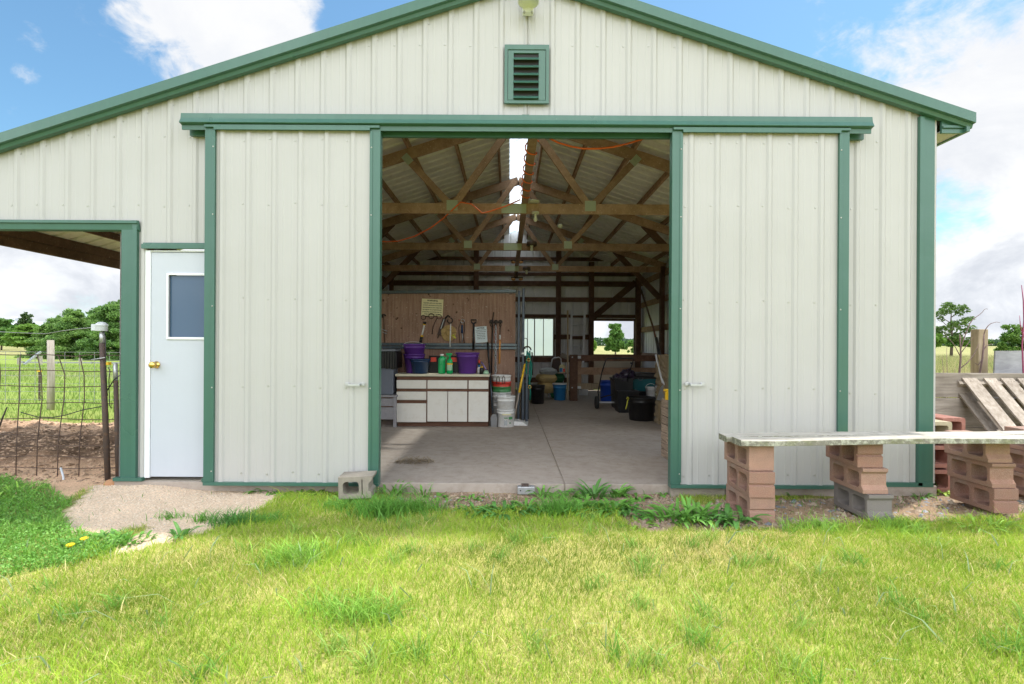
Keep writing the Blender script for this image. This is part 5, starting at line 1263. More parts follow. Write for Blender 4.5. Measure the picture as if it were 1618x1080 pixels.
mb = MB(); mb.tube([Vector((b.x-.02, ysap, -.12)), b]+q8([(430,800),(433,700),(425,560),(418,430)]), [.012,.011,.010,.009,.007,.005], 7); mb.build('stem', M['twig'], t)
for pts, r0 in (([(433,640),(470,510),(500,430),(560,280),(600,225),(640,190),(700,150),(740,115),(770,75),(800,66),(815,75)], .009), ([(425,740),(380,660),(350,600),(310,540),(250,480),(200,400)], .008), ([(430,910),(520,840),(600,745),(650,660),(690,560)], .009), ([(440,690),(500,610),(545,550),(580,490),(610,480)], .007), ([(425,560),(440,470),(480,430)], .006)):
    mb = MB(); n = len(pts); mb.tube(q8(pts), [.7*r0*(1-.75*i/(n-1)) for i in range(n)], 6); mb.build('branch', M['twig'], t)
t = thing('sapling', 'thin bare sapling with a hooked twig just right of the wooden post', 'sapling', (P(1556, 600, ysap+.1).x, ysap+.1, -.1))
def q8b(pts): return [P(1470+x/9.0, 480+y/9.0, ysap+.1) for x, y in pts]
b = q8b([(700,990)])[0]
mb = MB(); mb.tube([Vector((b.x, ysap+.1, -.12)), b]+q8b([(740,780),(760,560),(765,420)]), [.011,.010,.009,.008,.006], 6); mb.build('stem', M['twig'], t)
for pts in ([(765,420),(785,360),(820,310),(860,278),(910,262),(945,255),(990,265)], [(740,780),(680,870),(630,835)], [(755,650),(800,590),(850,572),(880,570)]):
    mb = MB(); n = len(pts); mb.tube(q8b(pts), [.006*(1-.6*i/(n-1)) for i in range(n)], 5); mb.build('branch', M['twig'], t)
t = thing('cane', 'maroon upright cane with fine thorns at the right picture edge', 'cane', (P(1617, 600, 1.1).x, 1.1, -.1))
mb = MB(); b = P(1617, 590, 1.1); mb.tube([Vector((b.x+.03, 1.1, -.12)), b, P(1615, 545, 1.1), P(1618, 505, 1.1), P(1617, 475, 1.1), P(1614, 450, 1.1)], [.008,.008,.007,.007,.006,.003], 6); mb.build('stem', M['maroon'], t)
mb = MB(); mb.tube([P(1616, 530, 1.1), P(1612, 512, 1.1), P(1611, 498, 1.1)], [.005,.004,.002], 5); mb.build('branch', M['maroon'], t)
# slender weed stalks in the rough grass
for i in range(9):
    x_, yy = R.uniform(4.6, 7.4), R.uniform(1.3, 3.0); h = R.uniform(.75, 1.25); mb = MB()
    mb.tube([(x_, yy, -.1), (x_+R.uniform(-.05,.05), yy, h*.5), (x_+R.uniform(-.12,.12), yy, h)], [.006,.005,.002], 5); tb_ = Vector((x_, yy, h*.45)); s_ = R.choice((-1,1))
    mb.tube([tb_, tb_+Vector((s_*.12, 0, h*.22)), tb_+Vector((s_*.16, 0, h*.42))], [.004,.003,.0015], 5)
    o = single(mb, 'dry_stalk', M['twig'], 'slender dry weed stalk in the rough yellow grass beyond the board wall', 'stalk', 'dry stalks in the rough grass')

# ---- left side: stock panel, pipes, posts
yf = .24
t = thing('stock_panel', 'rusty welded wire stock panel closing the lean-to opening', 'fence', (-5.0, yf, -.08))
xr_ = P(192, 650, yf).x; xl_ = -7.5; sp_ = .203
hz = [560,585.5,610.5,636.5,661.5,687.5,704.5,721,739,756]
for k, Y_ in enumerate(hz):
    a = P(100, Y_, yf).z; mb = MB(); pts = [(xl_+(xr_-xl_)*i/26, yf+.004*math.sin(i*1.3+k), a+.006*math.sin(i*.9+k*2)) for i in range(27)]
    if k == 0:
        pts = [(x_, y_, z_-.05*math.exp(-((x_-P(108, 565, yf).x)/.07)**2)) for x_, y_, z_ in pts]+[]
    mb.tube(pts, .0042, 5); mb.build('horizontal_wire', M['rustwire'], t)
x_ = P(132, 600, yf).x; k = 0
while x_ > xl_:
    mb = MB(); bend = .02*math.sin(k*1.7); mb.tube([(x_-.045*(k < 5)+.01, yf-.006, -.08), (x_-.03*(k < 5), yf-.006, .3), (x_+.015*(k < 3)+bend*.4, yf-.006, .7), (x_+.01+bend, yf-.006, .93), (x_-.035*(k < 3), yf-.006, P(100, 560, yf).z)], .0045, 5); mb.build('vertical_wire', M['rustwire'], t)
    x_ -= sp_*R.uniform(.96, 1.04); k += 1
t = thing('pipe_post', 'tall leaning pipe post topped by a grey junction cap', 'post', (P(170.5, 757, .12).x, .12, -.1))
a, b, c = P(161, 524, .12), P(161.6, 542, .12), P(171, 758, .12)
mb = MB(); mb.tube([b, Vector((c.x, c.y, -.12))], .024, 10); mb.build('pipe', M['rusty'], t)
mb = MB(); mb.tube([a, b], .020, 10); mb.build('sleeve', M['galv'], t)
mb = MB(); mb.lathe([(.001,.075),(.025,.073),(.046,.055),(.052,.038),(.046,.036),(.046,-.01),(.001,-.01)], P(160.5, 521, .12), 18); q = P(153, 517, .12); mb.box(q.x-.03, q.x+.03, .09, .15, q.z-.03, q.z+.03); mb.build('cap', M['insul'], t, bevel=.003)
mb = MB(); mb.tube([P(163, 522, .10), P(166.5, 533, .09), P(167, 560, .09), P(166, 590, .09), P(170, 625, .09)], .004, 5); mb.build('cable', M['black'], t)
mb = MB(); mb.tube([P(144, 568, .09), P(166, 564.5, .085)], .005, 6); mb.build('tie_rod', M['galv'], t)
t = thing('pipe_post', 'short pipe post with a pale top beside the green door post', 'post', (P(187, 757, .16).x, .16, -.1))
a, b, c = P(182, 573, .16), P(183, 601, .16), P(187, 758, .16)
mb = MB(); mb.tube([b, Vector((c.x, c.y, -.12))], .020, 10); mb.build('pipe', M['rusty'], t)
mb = MB(); mb.tube([a, b], .019, 10); mb.build('sleeve', M['galv'], t)
mb = MB(); mb.tube([P(192, 590, .14), P(180, 600, .14), P(172, 612, .14), P(167, 622, .14)], .005, 5); mb.tube([P(171, 580, .14), P(174, 586, .14), P(172, 600, .14), P(173, 640, .14), P(176, 645, .14)], .004, 5); mb.build('cable', M['black'], t)
mb = MB(); q = P(171.5, 574, .14); mb.box(q.x-.014, q.x+.014, .12, .16, q.z-.014, q.z+.014); mb.build('insulator', M['yellow'], t, bevel=.003)
mb = MB(); mb.tube([P(0, 700, .2) if False else P(33, 651, .2), P(60, 658.5, .2), P(85, 659, .2), P(105, 655, .2), P(132, 647, .2), P(162, 641.5, .14)], .0045, 5); single(mb, 'electric_cable', M['black'], 'black cable sagging along the stock panel to the pipe post', 'cable')
mb = MB(); mb.tube([P(153, 516.5, .12), P(120, 519.5, .3), P(97, 522.5, .5), P(72, 527, .8), P(20, 525, 2), P(-60, 520, 4)], .004, 5); single(mb, 'electric_wire', M['wiregrey'], 'pale twisted wire running left from the grey junction cap', 'wire')
mb = MB(); q = G(176, 767, -.05); mb.ball((0,0,0), .07, 12, 8, 1, .75, .62); mb.v = [(q.x+x_*(1+.08*math.sin(y_*40)), q.y+y_, -.035+z_) for x_, y_, z_ in mb.v]; single(mb, 'field_stone', M['stone'], 'round orange-brown stone at the foot of the green door post', 'stone')
mb = MB(); a, b = P(96, 739, .18), P(101, 765, .1); mb.tube([a, a.lerp(b, .5)+Vector((.008,0,0)), b], [.009,.008,.011], 7); single(mb, 'bleached_stick', M['insul'], 'bleached white stick leaning on the stock panel', 'stick')
mb = MB(); a, b = P(11, 643, .15), P(-3, 680, .15); mb.tube([a, a.lerp(b, .5)+Vector((-.004,0,0)), b, b+Vector((-.02,0,-.4))], [.005,.007,.007,.007], 6); single(mb, 'dark_stick', M['iron'], 'dark crooked stick at the left picture edge by the wire panel', 'stick')
q = G(80, 648, -.08); mb = MB(); mb.tube([(q.x, q.y, -.15), (q.x+.005, q.y, .6), (q.x-.01, q.y, P(80, 537, q.y).z)], [.062,.060,.056], 12); single(mb, 'fence_post', M['greypost'], 'round weathered wooden post standing in the paddock', 'post')
yq = q.y
for (X_, Yt, Yb, lab) in ((62, 587, 632, 'dark steel stake with a yellow cap in the paddock'),):
    g_ = G(X_, Yb, -.08); t = thing('steel_stake', lab, 'post', (g_.x, g_.y, -.1)); z_ = P(X_, Yt, g_.y).z
    mb = MB(); mb.box(g_.x-.02, g_.x+.02, g_.y-.005, g_.y+.005, -.12, z_); mb.box(g_.x-.004, g_.x+.004, g_.y+.005, g_.y+.03, -.12, z_); mb.build('stake', M['rusty'], t)
    mb = MB(); mb.box(g_.x-.03, g_.x+.03, g_.y-.03, g_.y+.03, z_, z_+.035); mb.build('cap', M['yellow'], t)
t = thing('field_fence', 'thin grey wire mesh fence crossing the paddock behind the wooden post', 'fence', (-13, yq+.3, -.08))
mb = MB()
for k in range(7): mb.bar((-24, yq+.3, .1+k*.16), (-6.6, yq+.3, .1+k*.16), .006, .006)
for k in range(58): mb.bar((-24+k*.3, yq+.31, .05), (-24+k*.3, yq+.31, 1.06), .006, .006, up=(0,1,0))
mb.build('wire_mesh', M['wiregrey'], t)
for i, (X_, Y0) in enumerate(((64, 562), (30, 565), (127, 566), (-40, 563))):
    g_ = G(X_, 577, -.08); mb = MB(); mb.bar((g_.x, g_.y, -.1), (g_.x, g_.y, P(X_, Y0, g_.y).z), .13, .13, up=(0,1,0)); single(mb, 'far_post', M['greypost'], ('far wooden fence post at the hay field edge carrying the slanting brace', 'far wooden fence post left of the braced one', 'far pale post in front of the pines', 'far post beyond the left picture edge')[i], 'post', 'far posts along the pasture')
g0, g1 = G(38, 578, -.08), G(64, 577, -.08); mb = MB(); mb.bar((g0.x, g0.y, .0), (g1.x, g1.y, .75), .1, .1); single(mb, 'fence_brace', M['galv'], 'slanting pale brace against the far wooden post', 'brace')
t = thing('pasture_fence', 'long pale rail fence in front of the pines', 'fence', (-30, 32, -.08)); g0 = G(84, 574, -.08); yy = g0.y
mb = MB(); z_ = P(120, 572.5, yy).z; mb.box(g0.x-2, -14, yy, yy+.08, z_-.05, z_+.05); mb.build('rail', M['wiregrey'], t)
for k in range(10): x_ = g0.x-2+k*2.3; mb = MB(); mb.box(x_-.05, x_+.05, yy-.1, yy-.01, -.1, z_+.08); mb.build('post', M['wiregrey'], t)
# distant farm house roof on the left
dh = 105; yh = dh-D
t = thing('farm_building', 'long pale farm building with a metal roof and cupola behind the trees', 'building', (P(20, 540, yh).x, yh, 0))
x0, x1 = P(-60, 520, yh).x, P(66, 520, yh).x; z0, z1 = P(30, 519, yh).z, P(30, 506.5, yh).z
mb = MB(); mb.box(x0, x1, yh, yh+9, -.5, z0); mb.build('wall', M['housewall'], t)
mb = MB(); mb.prism([(-.6, z0-.1), (4.5, z1), (9.6, z0-.1)], [], ((x0-.4, yh, 0), (0,1,0), (0,0,1), (1,0,0)), x1-x0+.8); mb.build('roof', M['houseroof'], t)
q = P(24, 505, yh+4.5); mb = MB(); mb.box(q.x-.4, q.x+.4, yh+4.1, yh+4.9, z1-.2, z1+.7); mb.prism([(-.6, 0), (0, .45), (.6, 0)], [], ((q.x-.6, yh+4.5, z1+.71), (0,1,0), (0,0,1), (1,0,0)), 1.2); mb.build('cupola', M['houseroof'], t)

# ================================================================== VEGETATION
def leaf_cloud(C, size, up=.25, aspect=.55, rng=NP):
    """diamond leaves at centres C (n,3) -> V, F"""
    n = len(C); d = rng.normal(size=(n, 3)); d[:, 2] *= .6; d /= np.linalg.norm(d, axis=1)[:, None]
    nn = rng.normal(size=(n, 3)); nn[:, 2] += up*4; s = np.cross(d, nn); s /= (np.linalg.norm(s, axis=1)[:, None]+1e-9)
    L = (size*(.6+.8*rng.rand(n)))[:, None]
    V = np.stack([C-d*L*.5, C+s*L*aspect*.5, C+d*L*.5, C-s*L*aspect*.5], 1).reshape(-1, 3)
    return V, np.arange(4*n).reshape(n, 4)
def crown(name, parent, clumps, n, size, cols, up=.3, aspect=.6, seed=0, shell=.5):
    rng = np.random.RandomState(seed); c = np.array([k[:3] for k in clumps]); r = np.array([k[3:6] for k in clumps]); w = (r[:,0]*r[:,1]*r[:,2])**.6; w /= w.sum()
    k = rng.choice(len(c), n, p=w); d = rng.normal(size=(n, 3)); d /= np.linalg.norm(d, axis=1)[:, None]; rr = (shell+(1-shell)*rng.rand(n))**1.0; rr *= .55+.45*rng.rand(n)**.4
    C = c[k]+d*r[k]*rr[:, None]; V, Fq = leaf_cloud(C, np.full(n, size), up, aspect, rng)
    cc = np.array(cols); t = rng.rand(n)*.6+.4*rng.rand(len(c))[k]; base = cc[0]*(1-t)[:, None]+cc[1]*t[:, None]; base = base*(.8+.4*rng.rand(n))[:, None]
    off = np.array(parent.location); o = np_mesh(name, V-off, [(4, Fq)], M['foliage'], np.repeat(base, 4, 0)); o.parent = parent; return o
def px_tree(name, label, cat, X, Ytop, Ybase, hw, d, kind, cols, n, size, seed, group=None, trunk=True):
    y = d-D; b = P(X, Ybase, y); k = d/F; H = (Ybase-Ytop)*k; Wd = hw*k; zg = float(gz(np.array([b.x]), np.array([y]))[0]); b.z = min(b.z, zg+.3) if kind != 'bush' else b.z
    H = P(X, Ytop, y).z-b.z; rng = random.Random(seed); t = thing(name, label, cat, (b.x, y, b.z), group); cl = []; limbs = []
    if kind == 'round':
        for i in range(64):
            f = rng.uniform(.16, .97); a = rng.uniform(0, 6.28); env = math.sin(min(1, (f+.12)*.98)*math.pi)**.55 if f < .9 else .45; ro = Wd*env*rng.uniform(.1, .82)
            cl.append((b.x+math.cos(a)*ro, y+math.sin(a)*ro, b.z+H*f, Wd*rng.uniform(.24,.36), Wd*rng.uniform(.24,.36), H*rng.uniform(.06,.10)))
    elif kind == 'pine':
        nl = 13
        for i in range(nl):
            f = .06+.92*i/nl; env = (1-f)**.72*1.02+.06; m_ = 9 if f < .7 else 4
            for j in range(m_):
                a = rng.uniform(0, 6.28); ro = Wd*env*rng.uniform(.35, .95); fz = max(.03, f+rng.uniform(-.075,.06))
                cl.append((b.x+math.cos(a)*ro, y+math.sin(a)*ro, b.z+H*fz, Wd*rng.uniform(.14,.30), Wd*rng.uniform(.14,.30), H*rng.uniform(.035,.10)))
        cl += [(b.x, y, b.z+H*(.9+.07*q), Wd*(.16-.1*q), Wd*(.16-.1*q), H*.04) for q in (0,.5,1)]+[(b.x, y, b.z+H*q, Wd*.5*(1-q)+.1, Wd*.5*(1-q)+.1, H*.1) for q in (.15,.35,.55,.75)]
    elif kind == 'loose':
        for i in range(46):
            f = rng.uniform(.22, .98); a = rng.uniform(0, 6.28); env = .62+.42*math.sin(f*3.3); ro = Wd*abs(env)*rng.uniform(.15, 1)
            cl.append((b.x+math.cos(a)*ro, y+math.sin(a)*ro, b.z+H*f, Wd*rng.uniform(.18,.32), Wd*rng.uniform(.18,.32), H*rng.uniform(.05,.10)))
    elif kind == 'flat':
        for i in range(38):
            f = rng.uniform(.36, .97); a = rng.uniform(0, 6.28); ro = Wd*rng.uniform(.05, 1)*(1.08-.55*abs(f-.6))
            cl.append((b.x+math.cos(a)*ro, y+math.sin(a)*ro, b.z+H*f, Wd*rng.uniform(.16,.28), Wd*rng.uniform(.16,.28), H*rng.uniform(.07,.12)))
    else:
        for i in range(16):
            f = rng.uniform(.1, .9); a = rng.uniform(0, 6.28); ro = Wd*rng.uniform(.0, .8)*math.cos((f-.3)*1.2)
            cl.append((b.x+math.cos(a)*ro, y+math.sin(a)*ro, b.z+H*f, Wd*rng.uniform(.25,.4), Wd*rng.uniform(.25,.4), H*rng.uniform(.10,.18)))
    if trunk:
        mb = MB(); r0 = max(.05, H*.022); mb.tube([(b.x, y, b.z-.4), (b.x+.02*H, y, b.z+H*.3), (b.x-.01*H, y, b.z+H*.62), (b.x, y, b.z+H*.9)], [r0*1.25, r0, r0*.6, r0*.2], 7)
        for c in rng.sample(cl, min(9, len(cl))):
            f = max(.12, (c[2]-b.z)/H-.18); p0 = Vector((b.x+.01*H, y, b.z+H*f)); mb.tube([p0, p0.lerp(Vector(c[:3]), .6)+Vector((0,0,-.02*H)), Vector(c[:3])], [r0*.45, r0*.3, r0*.1], 5)
        mb.build('trunk', M['bark'], t)
    crown('crown', t, cl, n, size, cols, seed=seed); return t
PINE = [(.085,.19,.055), (.25,.41,.10)]; LEAF = [(.06,.16,.03), (.18,.33,.07)]; BRIGHT = [(.10,.22,.03), (.24,.40,.07)]; GREYG = [(.06,.12,.04), (.14,.22,.08)]
gp = 'pines beyond the paddock'
px_tree('pine_tree', 'tall dark pine right beside the green door post', 'tree', 188, 473, 574, 58, 41, 'pine', PINE, 52000, .15, 1, gp)
px_tree('pine_tree', 'broad mid green pine left of the tallest one', 'tree', 124, 488, 573, 52, 43, 'pine', [(.10,.21,.06), (.30,.46,.11)], 52000, .15, 2, gp)
px_tree('pine_tree', 'lower spreading pine at the left end of the pine row', 'tree', 92, 498, 571, 44, 45, 'pine', [(.11,.23,.065), (.31,.47,.12)], 40000, .15, 3, gp)
px_tree('pine_tree', 'slender pine rising between the tallest one and the broad one', 'tree', 158, 483, 574, 46, 44, 'pine', PINE, 38000, .15, 21, gp)
px_tree('pine_tree', 'pine mostly hidden behind the barn wall', 'tree', 240, 470, 575, 50, 46, 'pine', PINE, 7000, .26, 4, gp)
px_tree('leafy_tree', 'bright green rounded tree left of the pines', 'tree', 46, 513, 549, 36, 62, 'round', BRIGHT, 9000, .36, 5)
px_tree('slim_tree', 'slim upright tree in front of the far farm building', 'tree', 39, 495, 540, 12, 78, 'loose', GREYG, 2600, .36, 6)
px_tree('leafy_tree', 'dull green tree at the left picture edge before the far building', 'tree', 2, 503, 548, 32, 66, 'round', LEAF, 8000, .36, 7)
px_tree('leafy_tree', 'open crowned tree with bare lower limbs right of the barn corner', 'tree', 1503, 479, 547, 32, 58, 'loose', [(.07,.14,.03), (.17,.27,.07)], 2600, .30, 8)
px_tree('shrub', 'bright round shrub against the right barn corner', 'shrub', 1482, 526, 551, 13, 50, 'bush', BRIGHT, 2600, .26, 9, trunk=False)
px_tree('shrub', 'low dark shrub under the open crowned tree', 'shrub', 1510, 531, 548, 16, 57, 'bush', LEAF, 2600, .28, 10, trunk=False)
px_tree('shrub', 'small yellow-green shrub right of the open crowned tree', 'shrub', 1526, 537, 548, 9, 59, 'bush', BRIGHT, 1600, .26, 11, trunk=False)
px_tree('small_tree', 'low flat crowned tree near the right picture edge', 'tree', 1600, 514, 553, 28, 34, 'flat', [(.07,.17,.03), (.19,.32,.06)], 2600, .20, 12)
px_tree('round_tree', 'full round green tree seen through the open back window', 'tree', 972, 511, 554, 18, 62, 'round', LEAF, 14000, .26, 13)
px_tree('shrub', 'yellow-green shrub at the left of the open back window', 'shrub', 938, 537, 554, 8, 55, 'bush', BRIGHT, 2200, .28, 14, trunk=False)
px_tree('shrub', 'dark shrub at the right of the open back window', 'shrub', 999, 538, 554, 10, 60, 'loose', LEAF, 2600, .28, 15, trunk=False)
rng = np.random.RandomState(77); n = 26000
xs = rng.uniform(-330, 420, n); ys = 330+rng.uniform(-12, 12, n); hh = 3.5+4*fbm(xs*.02, ys*0, 60)
C = np.stack([xs, ys, gz(xs, ys)+rng.rand(n)*hh], 1); V, Fq = leaf_cloud(C, np.full(n, 1.9), .3, .7, rng)
base = np.array([.06,.12,.05])*(.7+.6*rng.rand(n))[:, None]; stuff(np_mesh('far_treeline', V, [(4, Fq)], M['foliage'], np.repeat(base, 4, 0)))

# ---- grass
def blades(name, x, y, z, h, w, lean, cols, mat, seed=0, curl=.35):
    rng = np.random.RandomState(seed); n = len(x); a = rng.uniform(0, 2*np.pi, n); la = rng.uniform(0, 2*np.pi, n); l = lean*(.3+rng.rand(n)*1.1)*h
    s = np.stack([np.cos(a)*w/2, np.sin(a)*w/2, np.zeros(n)], 1); b = np.stack([x, y, z], 1); ld = np.stack([np.cos(la)*l, np.sin(la)*l, np.zeros(n)], 1)
    m_ = b+ld*curl; m_[:, 2] += h*.55; t = b+ld; t[:, 2] += h*np.sqrt(np.clip(1-.35*lean**2, .3, 1))
    V = np.stack([b-s, b+s, m_+s*.75, m_-s*.75, t], 1).reshape(-1, 3); k = np.arange(n)*5
    Q = np.stack([k, k+1, k+2, k+3], 1); T = np.stack([k+3, k+2, k+4], 1)
    c = np.repeat(cols[:, None, :], 5, 1); c[:, 0:2] *= .9; c[:, 4] = c[:, 4]*1.08+.01
    return stuff(np_mesh(name, V, [(4, Q), (3, T)], mat, c.reshape(-1, 3)))
rng = np.random.RandomState(5)
def scatter(n, x0, x1, y0, y1): return rng.uniform(x0, x1, n), rng.uniform(y0, y1, n)
x, y = scatter(1060000, -7.0, 7.4, -3.45, -.1)
d = y+D; wedge = np.abs(x) < d*1.12+.7; g_, d_, c_ = zones(x, y)
dens = np.clip(.55+.9*(fbm(x*1.4, y*1.4, 70)-.28)+.5*(fbm(x*6, y*6, 71)-.5) , .22, 1); dens *= np.clip(1.25-.14*d*1.2, .62, 1)
clov = in_poly(x+.25*(fbm(x*2,y*2,72)-.5), y+.25*(fbm(x*2,y*2,73)-.5), px_poly([(-260,772),(20,768),(110,790),(110,830),(150,862),(120,890),(-40,920),(-400,935)]))
ok = (wedge | (rng.rand(len(x)) < .35)) & ~g_ & ~d_ & ~c_ & (rng.rand(len(x)) < dens) & ~clov
x, y = x[ok], y[ok]; n = len(x); z = gz(x, y)
dry = np.clip(fbm(x*1.5+7, y*2.2, 80)*2.2-.72+.9*(fbm(x*5, y*5, 81)-.5), 0, 1)
shade_m = sstep(-1.15, -.75, y)
isdry = rng.rand(n) < .12+.46*dry*(1-.6*shade_m)
tq = rng.rand(n)[:, None]; gcol = np.array([.21,.38,.032])*(1-tq)+np.array([.46,.555,.075])*tq
dcol = np.array([.71,.62,.28])*(.75+.5*rng.rand(n))[:, None]
lush = np.clip(fbm(x*1.1+11, y*1.5, 82)*1.9-.45, 0, 1); cols = np.where(isdry[:, None], dcol, gcol*(.7+.7*lush)[:, None])
h = np.where(isdry, .022+.02*rng.rand(n), .026+.034*rng.rand(n)*(.5+1.0*lush)); long_ = rng.rand(n) < .012; h = np.where(long_, h*1.8+.02, h)
wd = np.where(long_, .006, .0034)*(.7+.6*rng.rand(n))
blades('lawn_grass', x, y, z-.004, h, wd, .75, cols, M['grass'], 3)
# scattered coarse tufts
tx, ty = scatter(120, -4.2, 4.2, -3.3, -.75); g2, d2, c2 = zones(tx, ty); k = ~g2 & ~d2 & (np.abs(tx) < (ty+D)*1.1); tx, ty = tx[k], ty[k]
k = rng.randint(0, len(tx), 2600); x = tx[k]+rng.normal(0, .035, 2600); y = ty[k]+rng.normal(0, .03, 2600); tone = rng.rand(len(tx))[k]
cols = np.array([.17,.35,.05])*(1-tone)[:, None]+np.array([.35,.50,.11])*tone[:, None]; cols = cols*(.8+.5*rng.rand(2600))[:, None]
blades('coarse_grass', x, y, gz(x, y)-.005, .05+.09*rng.rand(2600), .0055*(.6+.9*rng.rand(2600)), .95, cols, M['grass'], 4)
# broad pale blades lying in the lawn
n = 260; x, y = scatter(n, -3.6, 3.6, -3.2, -1.2); cols = np.array([.30,.40,.20])*(.8+.5*rng.rand(n))[:, None]
blades('broad_grass', x, y, gz(x, y), .06+.10*rng.rand(n), .009*(.6+.7*rng.rand(n)), 1.25, cols, M['grass'], 6)
# thin growth creeping over dirt and gravel edges
x, y = scatter(60000, -5.8, 6.2, -1.4, .0); g_, d_, c_ = zones(x, y); p = np.where(d_, .09, np.where(g_, .012, 0))*sstep(.50, .66, fbm(x*2.2, y*2.2, 90)); ok = rng.rand(len(x)) < p*1.0; x, y = x[ok], y[ok]; n = len(x)
blades('sparse_grass', x, y, gz(x, y)-.003, .03+.05*rng.rand(n), .0045*(.7+.6*rng.rand(n)), .8, (np.array([.12,.26,.04])*(.7+.7*rng.rand(n))[:, None]), M['grass'], 7)
# clover and creeping weeds on the left
def small_leaves(name, x, y, zlo, zhi, size, c0, c1, seed):
    rr = np.random.RandomState(seed); n = len(x); C = np.stack([x, y, gz(x, y)+zlo+(zhi-zlo)*rr.rand(n)], 1); V, Fq = leaf_cloud(C, size*(.7+.6*rr.rand(n)), .8, .7, rr); t = rr.rand(n)[:, None]
    return stuff(np_mesh(name, V, [(4, Fq)], M['weed'], np.repeat((np.array(c0)*(1-t)+np.array(c1)*t), 4, 0)))
x, y = scatter(150000, -6.5, -1.6, -3.0, .15)
cp = px_poly([(-260,772),(20,768),(110,790),(100,830),(150,864),(210,842),(212,852),(165,876),(120,895),(-40,925),(-400,940)])
ok = in_poly(x+.22*(fbm(x*3,y*3,74)-.5), y+.22*(fbm(x*3,y*3,75)-.5), cp) & (rng.rand(len(x)) < .35+.9*fbm(x*3, y*3, 76)) ; x, y = x[ok], y[ok]
small_leaves('clover_patch', x, y, .004, .06, .014, (.12,.30,.05), (.27,.50,.11), 8)
k = rng.rand(len(x)) < .38; x, y = x[k], y[k]; n = len(x); blades('clover_grass', x, y, gz(x, y), .04+.055*rng.rand(n), .0045*(.7+.6*rng.rand(n)), .8, np.array([.20,.42,.06])*(.6+.8*rng.rand(n))[:, None], M['grass'], 9)
# rough field on the right and pasture on the left
x, y = scatter(150000, 3.9, 52, 1.0, 40); ok = (x > .75*(y+D)) & (x < 1.5*(y+D)+1); x, y = x[ok], y[ok]; n = len(x); t = rng.rand(n)[:, None]; gmix = (fbm(x*.6, y*.6, 91) > .55)[:, None]
cols = np.where(gmix & (t < .6), np.array([.16,.28,.05])*(.7+.6*t), np.array([.42,.38,.17])*(.75+.5*t)); blades('meadow_grass', x, y, gz(x, y), (.35+.5*rng.rand(n))*(1+.2*fbm(x*.4,y*.4,95)), .012*(.6+.8*rng.rand(n)), .35, cols, M['meadow'], 10)
x, y = scatter(60000, -34, -4, 3.2, 26); ok = (x < -.72*(y+D)) & (x > -1.35*(y+D)-1) & ~zones(x, y)[2]; x, y = x[ok], y[ok]; n = len(x); t = rng.rand(n)[:, None]
cols = np.array([.16,.29,.045])*(1-t)+np.array([.33,.41,.10])*t; blades('pasture_grass', x, y, gz(x, y), .05+.14*rng.rand(n), .014*(.6+.8*rng.rand(n)), .6, cols, M['meadow'], 11)
x, y = scatter(9000, 1.6, 30, 12, 46); ok = (x > .14*(y+D)) & (x < .32*(y+D)); x, y = x[ok], y[ok]; n = len(x); t = rng.rand(n)[:, None]
blades('field_grass', x, y, gz(x, y), .2+.3*rng.rand(n), .02*(.6+.8*rng.rand(n)), .4, np.array([.40,.38,.16])*(.7+.6*t), M['meadow'], 12)

# ---- pebbles in the dirt under the bench and on the gravel
def pebbles(name, x, y, r0, r1, c0, c1, seed, grey=.25):
    rr = np.random.RandomState(seed); n = len(x); base = np.array([(0,0,1),(0,0,-1),(1,0,0),(-1,0,0),(0,1,0),(0,-1,0)], float); tri = np.array([(0,2,4),(0,4,3),(0,3,5),(0,5,2),(1,4,2),(1,3,4),(1,5,3),(1,2,5)])
    s = (r0+(r1-r0)*rr.rand(n)**2.5)[:, None]*np.stack([.8+.6*rr.rand(n), .8+.6*rr.rand(n), .5+.3*rr.rand(n)], 1)
    a = rr.uniform(0, 6.28, n); ca, sa = np.cos(a), np.sin(a); V = base[None]*s[:, None, :]*(1+.25*rr.normal(size=(n, 6, 1)))
    V = np.stack([V[..., 0]*ca[:, None]-V[..., 1]*sa[:, None], V[..., 0]*sa[:, None]+V[..., 1]*ca[:, None], V[..., 2]], -1); C = np.stack([x, y, gz(x, y)], 1); V = (V+C[:, None]).reshape(-1, 3)
    Fq = (tri[None]+np.arange(n)[:, None, None]*6).reshape(-1, 3); t = rr.rand(n)[:, None]; g = (rr.rand(n) < grey)[:, None]
    col = np.where(g, np.array([.26,.27,.29])*(.6+.7*t), np.array(c0)*(1-t)+np.array(c1)*t)
    return stuff(np_mesh(name, V, [(3, Fq)], M['pebble'], np.repeat(col, 6, 0)))
M['pebble'] = m_attr('pebble', .0, .85)
x, y = scatter(7500, 1.6, 6.4, -1.15, -.05); ok = zones(x, y)[1] & (rng.rand(len(x)) < .35+.6*fbm(x*2, y*2, 92)); x, y = x[ok], y[ok]; pebbles('gravel_stones', x, y, .004, .030, (.22,.15,.10), (.42,.335,.25), 13, .14)
x, y = scatter(26000, -3.9, -1.0, -1.55, -.02); ok = zones(x, y)[0]; x, y = x[ok], y[ok]; pebbles('fine_gravel', x, y, .002, .008, (.56,.43,.31), (.78,.65,.51), 14, .02)
x, y = scatter(9000, -1.3, 1.9, -.95, -.03); ok = zones(x, y)[1]; x, y = x[ok], y[ok]; pebbles('soil_crumbs', x, y, .004, .016, (.22,.155,.11), (.42,.32,.23), 15, .05)
x, y = scatter(16000, -9.5, -3.55, .0, 4.2); ok = zones(x, y)[2]; x, y = x[ok], y[ok]; pebbles('dirt_clods', x, y, .006, .03, (.20,.13,.08), (.52,.36,.24), 16, 0)

